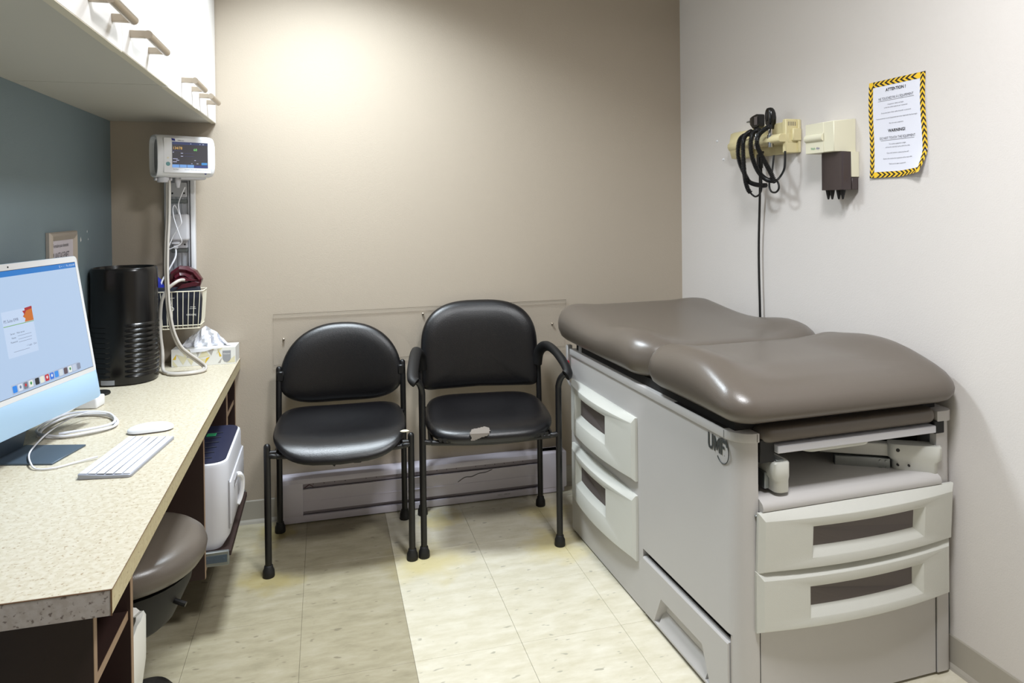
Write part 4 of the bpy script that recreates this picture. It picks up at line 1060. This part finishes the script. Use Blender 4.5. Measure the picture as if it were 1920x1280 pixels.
b = bmn(); lathe(b, [(.0, 0), (.034, 0), (.036, .003), (.034, .008), (.0, .009)], 24); o = obj('puck', b, m_rubber, loc=(-.718, 2.555, ZT)); tag(o, 'flat round black puck on the counter beside the air purifier', 'puck')

# ------------------------------------------------------------------ air purifier
ap = thing('air_purifier', 'black oval tower air purifier with ribbed lower half standing on the counter', 'air purifier', (-.683, 2.745, ZT))
RX, RY = .104, .098
prof = [(.86, 0), (.93, .002), (.955, .010)]
z = .03
rbs = []
b = bmn()
pr_ = [(.0, 0), (.90, 0), (.975, .004), (1.0, .012), (1.0, .385), (.985, .394), (.955, .399), (.90, .399), (.88, .390), (.0, .388)]
def oval(f, z, n=72, rib=0.0):
    out = []
    for k in range(n):
        a = 2*PI*k/n; ca, sa = math.cos(a), math.sin(a)
        out.append((RX*f*math.copysign(abs(ca)**.85, ca), RY*f*math.copysign(abs(sa)**.85, sa), z))
    return out
loft(b, [oval(max(f, .02), z) for f, z in pr_]); obj('body', b, m_gloss_b, ap)
# horizontal ribs on the front-right quadrant and left quadrant
for (a0, a1, nm) in ((-1.42, .18, 'vent_rib'), (-2.75, -1.75, 'vent_rib')):
    for k in range(11):
        zz = .030+k*.0172; b = bmn(); pts = []
        for i in range(15):
            a = a0+(a1-a0)*i/14; ca, sa = math.cos(a), math.sin(a)
            pts.append((RX*math.copysign(abs(ca)**.85, ca)*1.0, RY*math.copysign(abs(sa)**.85, sa)*1.0, zz))
        V0 = []
        for i, p in enumerate(pts):
            e = min(1, min(i, 14-i)/1.2); nx, ny = p[0]/RX, p[1]/RY; l = math.hypot(nx, ny); nx /= l; ny /= l
            o_ = (.0055 if a1 > 0 else .003)*e
            V0.append([(p[0]-nx*.001, p[1]-ny*.001, zz-.004), (p[0]+nx*o_, p[1]+ny*o_, zz), (p[0]+nx*o_*.5, p[1]+ny*o_*.5, zz+.006), (p[0]-nx*.001, p[1]-ny*.001, zz+.0095)])
        W = [[b.verts.new(q) for q in r_] for r_ in V0]
        for A, B in zip(W, W[1:]):
            for q in range(3): b.faces.new((A[q], A[q+1], B[q+1], B[q]))
        obj(nm, b, m_gloss_b, ap)
b = bmn(); tube(b, [(-.03, -.01, .3895), (.0, .0, .392), (.05, -.02, .3895)], .004, 8, flat=2.0); obj('carry_grip', b, m_gloss_b, ap)
b = bmn()
for i in range(6):
    a = -2.06+i*.07; a2 = a+.07
    P = [(RX*1.004*math.copysign(abs(math.cos(q))**.85, math.cos(q)), RY*1.004*math.copysign(abs(math.sin(q))**.85, math.sin(q))) for q in (a, a2)]
    b.faces.new([b.verts.new((P[0][0], P[0][1], .006)), b.verts.new((P[1][0], P[1][1], .006)), b.verts.new((P[1][0], P[1][1], .022)), b.verts.new((P[0][0], P[0][1], .022))])
obj('rating_sticker', b, m_greyl, ap, smooth=False)

# ------------------------------------------------------------------ small framed notice on the teal wall
fr = thing('picture_frame', 'small champagne framed notice on the teal wall behind the computer', 'picture frame', (XL, 2.458, 1.10))
b = bmn(); fw, fh, t_ = .118, .104, .021
o1 = [(-fw, -fh), (fw, -fh), (fw, fh), (-fw, fh)]
def fr_ring(ins, x): return [(x, u*(1-ins/fw), v*(1-ins/fh)) for u, v in o1]
loft(b, [fr_ring(0, .001), fr_ring(0, .010), fr_ring(.004, .014), fr_ring(.012, .0165), fr_ring(.024, .012), fr_ring(.027, .006)], True, False); obj('frame_moulding', b, m_frame, fr, angle=20)
b = bmn(); Mq = frame((.0075, 0, 0), (0, 1, 0), (0, 0, 1)); flat(b, Mq, -fw+.025, fw-.025, -fh+.025, fh-.025); obj('printed_card', b, mat('card_print', (205, 198, 208), .4), fr, smooth=False)
for s, v, sz in (('Formulaire pour demandes', .062, .0165), ('PLANTAGENET', .030, .029), ('Family Health Team', .002, .0165)):
    text('card_text', s, sz, m_inkg, fr, Mq @ Matrix.Translation((-.016, v, .0005)), sx=.72)

# ------------------------------------------------------------------ vitals monitor, rail, basket
mr = thing('mounting_rail', 'silver vertical mounting rail on the back wall under the vitals monitor', 'rail', (-.545, YB, 0))
b = bmn(); box(b, -.052, .052, -.012, -.0005, .93, 1.42, .001, 1)
box(b, -.055, -.040, -.024, -.0005, .93, 1.42, .002, 1); box(b, .030, .036, -.024, -.0005, .93, 1.42, .001, 1)
for x in (-.02, -.005, .01): box(b, x-.0035, x+.0035, -.017, -.011, .93, 1.42)
obj('rail_profile', b, m_silver, mr)
b = bmn(); box(b, .040, .056, -.030, -.0005, .93, 1.42, .003, 2); obj('cable_channel', b, m_plast, mr)
for z in (1.345, 1.145):
    b = bmn(); box(b, -.035, .028, -.028, -.012, z-.028, z+.028, .002, 1)
    o = obj('bracket_plate', b, m_plast2, mr)
    b = bmn()
    for x in (-.024, .018): lathe(b, [(.0035, -.0285), (.0035, -.027)], 10, (x, 0, z-.014), axis='y')
    obj('bolt_hole', b, m_ink, o)
for z in (1.300, 1.108):
    b = bmn(); box(b, -.032, .028, -.020, -.012, z-.008, z+.008, .002, 1); obj('clamp_bar', b, m_zinc, mr)
rbx = thing('power_supply_box', 'rounded grey power box clipped to the rail below the vitals monitor', 'power supply', (-.543, YB-.028, 1.198))
b = bmn(); box(b, -.040, .036, -.036, 0, -.052, .052, .010, 3); obj('case', b, m_plast2, rbx)
b = bmn(); lathe(b, [(.0018, -.0375), (.0018, -.035)], 8, (-.036, .0, .028), axis='y'); obj('power_led', b, em('lit_150_230_190', (150, 230, 190)), rbx)
b = bmn(); box(b, -.028, .004, -.030, -.008, -.066, -.052, .004, 1); box(b, -.022, -.004, -.026, -.012, -.082, -.066, .003, 1); obj('plug', b, m_plast2, rbx)

vm = thing('vitals_monitor', 'white vital signs monitor with a small colour screen mounted on the rail', 'monitor', (-.505, 2.862, 1.464), math.radians(30))
# local: X right (front face normal -Y), extruded profile along X
b = bmn()
pf = []
for k in range(28):
    a = 2*PI*k/28; ca, sa = math.cos(a), math.sin(a)
    pf.append((.047*math.copysign(abs(ca)**.5, ca), .078*math.copysign(abs(sa)**.62, sa)))
LW = .115
LL = -.108
xsr = [(LL, .90), (LL+.0005, .97), (LL+.004, 1.0), (LW-.046, 1.0), (LW-.030, .985), (LW-.020, .94), (LW-.016, .86)]
loft(b, [[(x, p[0]*s, p[1]*s) for p in pf] for x, s in xsr], False, True)
Vr = [[(x, p[0]*s, p[1]*s) for p in pf] for x, s in ((LL, .90), (LL+.016, .82))]
loft(b, Vr, False, True); obj('case', b, m_plast, vm)
b = bmn(); b.faces.new([b.verts.new((LL+.0155, p[0]*.82, p[1]*.82)) for p in pf]); obj('end_recess', b, m_plastg, vm, smooth=False)
Mv = frame((0.008, -.0476, 0), (1, 0, 0), (0, 0, 1))
b = bmn(); box(b, -.088, .082, -.0478, -.040, -.062, .066, .0015, 1); obj('front_plate', b, m_plast, vm)
Mv = frame((0.005, -.0480, .004), (1, 0, 0), (0, 0, 1))
sw, sh = .064, .0475
b = bmn(); flat(b, Mv, -sw, sw, -sh+.001, sh, .0004); vs_ = obj('screen', b, em('lit_52_50_56', (52, 50, 56), 1.0), vm, smooth=False)
def vflat(nm, col, x0, x1, y0, y1, z=.0008):
    b = bmn(); flat(b, Mv, x0, x1, y0, y1, z); return obj(nm, b, em('lit_%d_%d_%d' % col, col), vs_, smooth=False)
vflat('status_bar', (50, 60, 100), -sw, sw, sh-.010, sh)
for k in range(3): vflat('tab', (120, 170, 235), -sw+k*.026, -sw+k*.026+.0245, -sh+.001, -sh+.012)
vflat('tab_bar', (40, 60, 130), -sw+.078, sw, -sh+.001, -sh+.010)
vflat('save_button', (70, 150, 220), sw-.024, sw-.003, -sh+.012, -sh+.021, .0011)
text('blood_pressure_reading', '134/78', .0135, em('lit_240_190_100', (240, 190, 100)), vs_, Mv @ Matrix.Translation((-sw+.002, .024, .001)), align='LEFT', sx=.9)
text('pulse_reading', '68', .013, em('lit_140_240_130', (140, 240, 130)), vs_, Mv @ Matrix.Translation((.018, .020, .001)))
for (x0, x1, y) in ((-.062, -.058, .008), (-.034, -.026, .005), (-.034, -.026, -.006), (-.062, -.045, -.016), (-.050, -.040, -.021), (-.062, -.048, -.027), (.014, .020, -.020), (.003, .007, -.032), (.022, .029, -.032), (.0, .004, .041), (.034, .037, .040), (.044, .050, .040)):
    vflat('readout_mark', (190, 195, 225), x0, x1, y, y+.0022, .001)
b = bmn()
for (x0, x1, y) in ((-.022, .012, .006), (-.022, .012, -.005), (.024, .058, -.019), (-.064, -.030, .014)): flat(b, Mv, x0, x1, y, y+.0006, .001)
obj('divider_lines', b, em('lit_80_80_140', (80, 80, 140)), vs_, smooth=False)
b = bmn(); poly(b, Mv, [(-.066, .060), (-.054, .058), (-.053, .048+.002), (-.0645, .0515)], .0006); obj('logo_mark', b, m_bluep, vm, smooth=False)
text('maker_text', 'Hillrom', .007, m_ink, vm, Mv @ Matrix.Translation((-.044, .0525, .0006)), align='LEFT')
text('caution_text', 'DO NOT PRESS AND HOLD POWER BUTTON', .0055, m_greyl, vm, Mv @ Matrix.Translation((.03, -.0535, .0006)), sx=.9)
text('model_text', 'Vital Signs', .005, m_greyl, vm, Mv @ Matrix.Translation((-.062, -.053, .0006)), align='LEFT')
b = bmn(); lathe(b, [(.0075, 0), (.0075, .0008), (0, .0008)], 18); bmesh.ops.transform(b, matrix=Mv @ Matrix.Translation((-.0785, -.034, 0)), verts=b.verts); obj('power_button', b, m_teal, vm)
b = bmn(); lathe(b, [(.0035, 0), (.0035, .0008), (0, .0008)], 12); bmesh.ops.transform(b, matrix=Mv @ Matrix.Translation((-.0785, -.012, 0)), verts=b.verts); obj('charge_light', b, m_wire, vm)
b = bmn(); lathe(b, [(.004, -.001), (.004, .0005)], 14); bmesh.ops.transform(b, matrix=Mv @ Matrix.Translation((.058, -.066, -.008)), verts=b.verts); obj('emblem', b, m_bluep, vm)
b = bmn(); lathe(b, [(.019, -.096), (.021, -.088), (.021, -.078), (.012, -.074)], 14, (-.075, .0, 0)); 
for sx in (-1, 1): box(b, -.075+sx*.026-.004, -.075+sx*.026+.004, -.008, .008, -.09, -.078, .002, 1)
obj('hose_connector', b, m_plast2, vm)
b = bmn(); lathe(b, [(.006, -.115), (.011, -.09), (.011, -.074)], 12, (-.02, .01, 0)); obj('cable_connector', b, m_plast2, vm)
b = bmn(); box(b, -.02, .075, -.02, .06, -.085, -.07, .006, 2); box(b, .0, .05, .03, .088, -.07, -.03, .003, 1); obj('mount_arm', b, m_plast2, vm)

ph = thing('pressure_hose', 'twin grey blood pressure hose hanging from the vitals monitor and looping on the counter', 'hose')
b = bmn(); tube(b, [(-.556, 2.828, 1.375), (-.557, 2.822, 1.25), (-.561, 2.815, 1.15), (-.563, 2.81, 1.05), (-.560, 2.805, .97), (-.555, 2.80, .90), (-.543, 2.80, .825), (-.521, 2.805, .765), (-.493, 2.81, .733), (-.460, 2.815, .703), (-.440, 2.815, .683), (-.442, 2.79, .676), (-.470, 2.765, .676), (-.520, 2.76, .676), (-.560, 2.78, .678), (-.578, 2.815, .688), (-.586, 2.85, .74), (-.592, 2.852, .80), (-.592, 2.850, .86), (-.585, 2.845, .93), (-.565, 2.845, .972), (-.540, 2.85, .995), (-.522, 2.87, 1.003), (-.506, 2.90, .997)], .0062, 10, 6); obj('hose_tube', b, m_tube, ph)
b = bmn(); tube(b, [(-.548, 2.820, 1.375), (-.549, 2.814, 1.25), (-.553, 2.807, 1.15), (-.555, 2.802, 1.05), (-.552, 2.797, .97), (-.547, 2.792, .90), (-.535, 2.792, .827), (-.514, 2.797, .770), (-.487, 2.802, .739), (-.453, 2.807, .709), (-.431, 2.808, .686), (-.434, 2.780, .676), (-.468, 2.753, .676), (-.520, 2.748, .676), (-.552, 2.765, .676)], .0048, 10, 6); obj('hose_tube', b, m_tube, ph)
world_tube('probe_cord', 'thin white cord crossing itself in front of the mounting rail', [(-.508, 2.888, 1.352), (-.529, 2.89, 1.30), (-.531, 2.89, 1.273), (-.524, 2.89, 1.233), (-.523, 2.89, 1.216), (-.534, 2.895, 1.198), (-.553, 2.90, 1.168), (-.570, 2.90, 1.125), (-.572, 2.905, 1.117), (-.548, 2.90, 1.126), (-.529, 2.898, 1.136), (-.523, 2.895, 1.148), (-.528, 2.89, 1.166), (-.538, 2.885, 1.202), (-.547, 2.885, 1.235), (-.551, 2.888, 1.269), (-.547, 2.895, 1.284), (-.539, 2.90, 1.27), (-.535, 2.915, 1.249)], .0019, m_wcord, 'cord')
world_tube('power_lead', 'grey lead dropping from the power box behind the hose into the basket', [(-.556, 2.958, 1.118), (-.556, 2.95, 1.085), (-.575, 2.93, 1.04), (-.598, 2.915, .995), (-.603, 2.905, .95)], .0032, m_wcord, 'cord')

bk = thing('wire_basket', 'white wire basket hung on the rail and filled with blood pressure cuffs', 'basket', (-.545, 2.915, .82))
Z1 = .140
def brect(s, z, x0=-.10, x1=.098, y0=-.052, y1=.052): return [((x0*s+.0), y0*s, z), (x1*s, y0*s, z), (x1*s, y1*s, z), (x0*s, y1*s, z)]
def crect(s, z, r=.012, x0=-.10, x1=.098, y0=-.052, y1=.052):
    return [((x0+x1)/2*s+u, v, z) for u, v in rrect((x1-x0)/2*s, (y1-y0)/2*s, r, 4, 1)]
b = bmn(); tube(b, crect(1, Z1), .0022, 8, 0, True); obj('rim_wire', b, m_wire, bk)
b = bmn(); tube(b, crect(.90, .012), .0018, 8, 0, True); tube(b, crect(.86, .0, .01), .0018, 8, 0, True); obj('base_wire', b, m_wire, bk)
for k in range(10):
    x = -.088+k*.0196; b = bmn()
    tube(b, [(x*1.0, -.052, Z1), (x*.93, -.0495, .05), (x*.90, -.047, .012), (x*.88, -.042, .0), (x*.88, .0, .0), (x*.88, .042, .0), (x*.9, .047, .012), (x, .052, Z1)], .0015, 6, 0); obj('side_wire', b, m_wire, bk)
for k in range(5):
    y = -.036+k*.018; b = bmn()
    tube(b, [(.098, y, Z1), (.0905, y*.93, .03), (.084, y*.9, .004), (.074, y*.9, .0)], .0015, 6, 0); obj('side_wire', b, m_wire, bk)

def cuff(name, label, loc, pts, th, m, rz=0):
    t = thing(name, label, 'blood pressure cuff', loc, rz, 'cuffs in the wire basket'); b = bmn()
    n = len(pts); P = cm([(p[0], 0, p[1]) for p in pts], 8)
    return t
# navy cuffs folded inside the basket
t = thing('folded_cuff', 'dark navy blood pressure cuff with white print filling the wire basket', 'blood pressure cuff', (-.535, 2.905, .825), 0)
b = bmn(); pillow(b, -.082, .080, -.030, -.004, 0, .150, .01, .006); 
obj('cuff_wrap', b, m_navyf, t)
b = bmn(); pillow(b, -.078, .078, .0, .038, .002, .125, .012, .010); obj('cuff_fold', b, m_navyf, t)
Mc = frame((0, -.0315, 0), (1, 0, 0), (0, 0, 1))
text('cuff_text', 'ADULT', .011, m_white, t, frame((-.025, -.0312, .085), (.2, 0, -1), (1, 0, .2)))
text('cuff_text', 'hillrom', .012, m_white, t, frame((.045, -.0312, .045), (-1, 0, 0), (0, 0, -1)))
b = bmn(); lathe(b, [(.008, 0), (.008, .0005), (.006, .0005), (.006, 0)], 16, (0, 0, 0)); bmesh.ops.transform(b, matrix=frame((-.022, -.0315, .070), (1, 0, 0), (0, 0, 1)), verts=b.verts)
flat(b, Mc, .040, .062, .068, .0695, .0003); flat(b, Mc, .042, .060, .074, .0755, .0003); flat(b, Mc, -.035, -.012, .11, .1115, .0003); obj('cuff_mark', b, m_white, t, smooth=False)
# maroon crumpled cuff on top
t = thing('maroon_cuff', 'glossy maroon blood pressure cuff bunched on top of the basket', 'blood pressure cuff', (-.520, 2.918, .955), 0)
b = bmn()
oc = [(-.062, .0), (-.060, .045), (-.045, .078), (-.015, .098), (.015, .096), (.045, .080), (.066, .045), (.058, .02), (.052, -.005), (.0, -.012)]
NC = len(oc)
def ringc(y, s, j):
    return [(u*s+random.uniform(-1, 1)*.002*j, y+.006*math.sin(i*2.1), .035+(v-.035)*s+random.uniform(-1, 1)*.002*j) for i, (u, v) in enumerate(oc)]
loft(b, [ringc(.035, .75, 1), ringc(.028, .95, 1), ringc(.0, 1.0, 1), ringc(-.022, .97, 1), ringc(-.032, .82, 1.4), ringc(-.024, .66, 1.5), ringc(-.034, .50, 1.5), ringc(-.022, .34, 1.2)])
obj('cuff_body', b, m_maroon, t, angle=25)
b = bmn()
prism(b, [(-.02, .012), (.050, .024), (.060, .036), (.045, .040), (-.005, .030)], lambda u, v, d: (u, d, v), -.042, -.036, .001, 1); prism(b, [(-.03, .045), (.0, .055), (.035, .045), (.055, .040), (.02, .038), (-.02, .040)], lambda u, v, d: (u, d-(.05-v)*.3, v+.004), -.037, -.032, .001, 1)
obj('cuff_flap', b, m_maroon, t, smooth=False)
t = thing('blue_cuff', 'royal blue blood pressure cuff behind the air purifier side of the basket', 'blood pressure cuff', (-.618, 2.925, .90), 0)
b = bmn(); prism(b, [(-.035, -.06), (.012, -.065), (.034, .05), (.014, .10), (-.012, .125), (-.034, .11)], lambda u, v, d: (u, d, v), -.02, .02, .004, 2); obj('cuff_body', b, m_bluef, t)

# ------------------------------------------------------------------ tissue box
tb = thing('tissue_box', 'white tissue box with yellow and grey triangles at the back of the counter', 'tissue box', (-.452, 2.952, ZT), math.radians(-2))
bw_, bd_, bh_ = .115, .046, .066
b = bmn(); box(b, -bw_, bw_, -bd_, bd_, 0, bh_, .0008, 1); obj('carton', b, mat('carton_print', (232, 232, 228), .5), tb, smooth=False)
tri = {'carton_cream': [], 'carton_grey': [], 'carton_yellow': []}
pc_ = {'carton_cream': mat('carton_cream', (222, 216, 184), .5), 'carton_grey': mat('carton_grey', (176, 172, 168), .5), 'carton_yellow': mat('carton_yellow', (226, 190, 50), .5)}
def T3(k, *p): tri[k].append([(-bw_+x*2*bw_, y*bh_) for x, y in p])
T3('carton_yellow', (.02, .42), (.08, .72), (.07, .42)); T3('carton_cream', (.08, .72), (.18, .1), (.25, .5)); T3('carton_cream', (.02, .40), (.1, .02), (.06, .02), (.02, .1))
T3('carton_cream', (.15, .95), (.30, .95), (.22, .5)); T3('carton_grey', (.30, .95), (.29, .5), (.23, .5)); T3('carton_cream', (.24, .46), (.36, .46), (.31, .05))
T3('carton_grey', (.37, .95), (.45, .95), (.41, .5)); T3('carton_cream', (.51, .95), (.41, .45), (.60, .55)); T3('carton_cream', (.42, .42), (.5, .1), (.54, .38)); T3('carton_yellow', (.51, .05), (.60, .5), (.54, .42))
T3('carton_grey', (.57, .85), (.66, .92), (.62, .55)); T3('carton_yellow', (.58, .92), (.62, 1.0), (.66, .93)); T3('carton_yellow', (.72, .92), (.78, .5), (.75, .46)); T3('carton_grey', (.72, .1), (.79, .42), (.76, .1)); T3('carton_cream', (.72, .92), (.70, .6), (.80, .99)); T3('carton_cream', (.86, .1), (.99, .5), (.99, .1))
Mt = frame((0, -bd_-.0003, 0), (1, 0, 0), (0, 0, 1))
for k, L_ in tri.items():
    for P in L_:
        b = bmn(); poly(b, Mt, P, .0002); obj('triangle_print', b, pc_[k], tb, smooth=False)
b = bmn(); poly(b, Mt, [(.068, .022), (.074, .012), (.083, .008), (.092, .012), (.098, .022), (.098, .053), (.068, .053)], .0005); obj('brand_shield', b, m_greyl, tb, smooth=False)
text('brand_text', 'Kleenex', .0082, m_white, tb, Mt @ Matrix.Translation((.083, .041, .0008)), sx=.9)
b = bmn(); prism(b, [(-.11, bh_), (-.05, bh_+.0), (-.045, bh_-.014), (.005, bh_-.012), (.03, bh_-.004), (.06, bh_)], lambda u, v, d: (u, d, v), -bd_-.003, -bd_-.002); obj('torn_flap', b, m_tissue, tb, smooth=False)
b = bmn(); N_ = 16; hts = [0.002, .014, .026, .034, .040, .047, .055, .062, .068, .066, .058, .052, .044, .034, .022, .010, 0.0]
rows = []
for j in range(6):
    s = j/5; row = []
    for i in range(N_+1):
        x = -.10+.195*i/N_; h = hts[i]*s*(1.12); y = .012*math.sin(i*1.9+j)*(1-.4*s)-.010*(1-s)+.004*math.cos(i*3.1)
        row.append(b.verts.new((x*(1-.10*s)+.0, y, bh_+.0008+h)))
    rows.append(row)
for A, B in zip(rows, rows[1:]):
    for i in range(N_): b.faces.new((A[i], A[i+1], B[i+1], B[i]))
o = obj('tissue', b, m_tissue, tb, smooth=False)
md = o.modifiers.new('thick', 'SOLIDIFY'); md.thickness = .0006
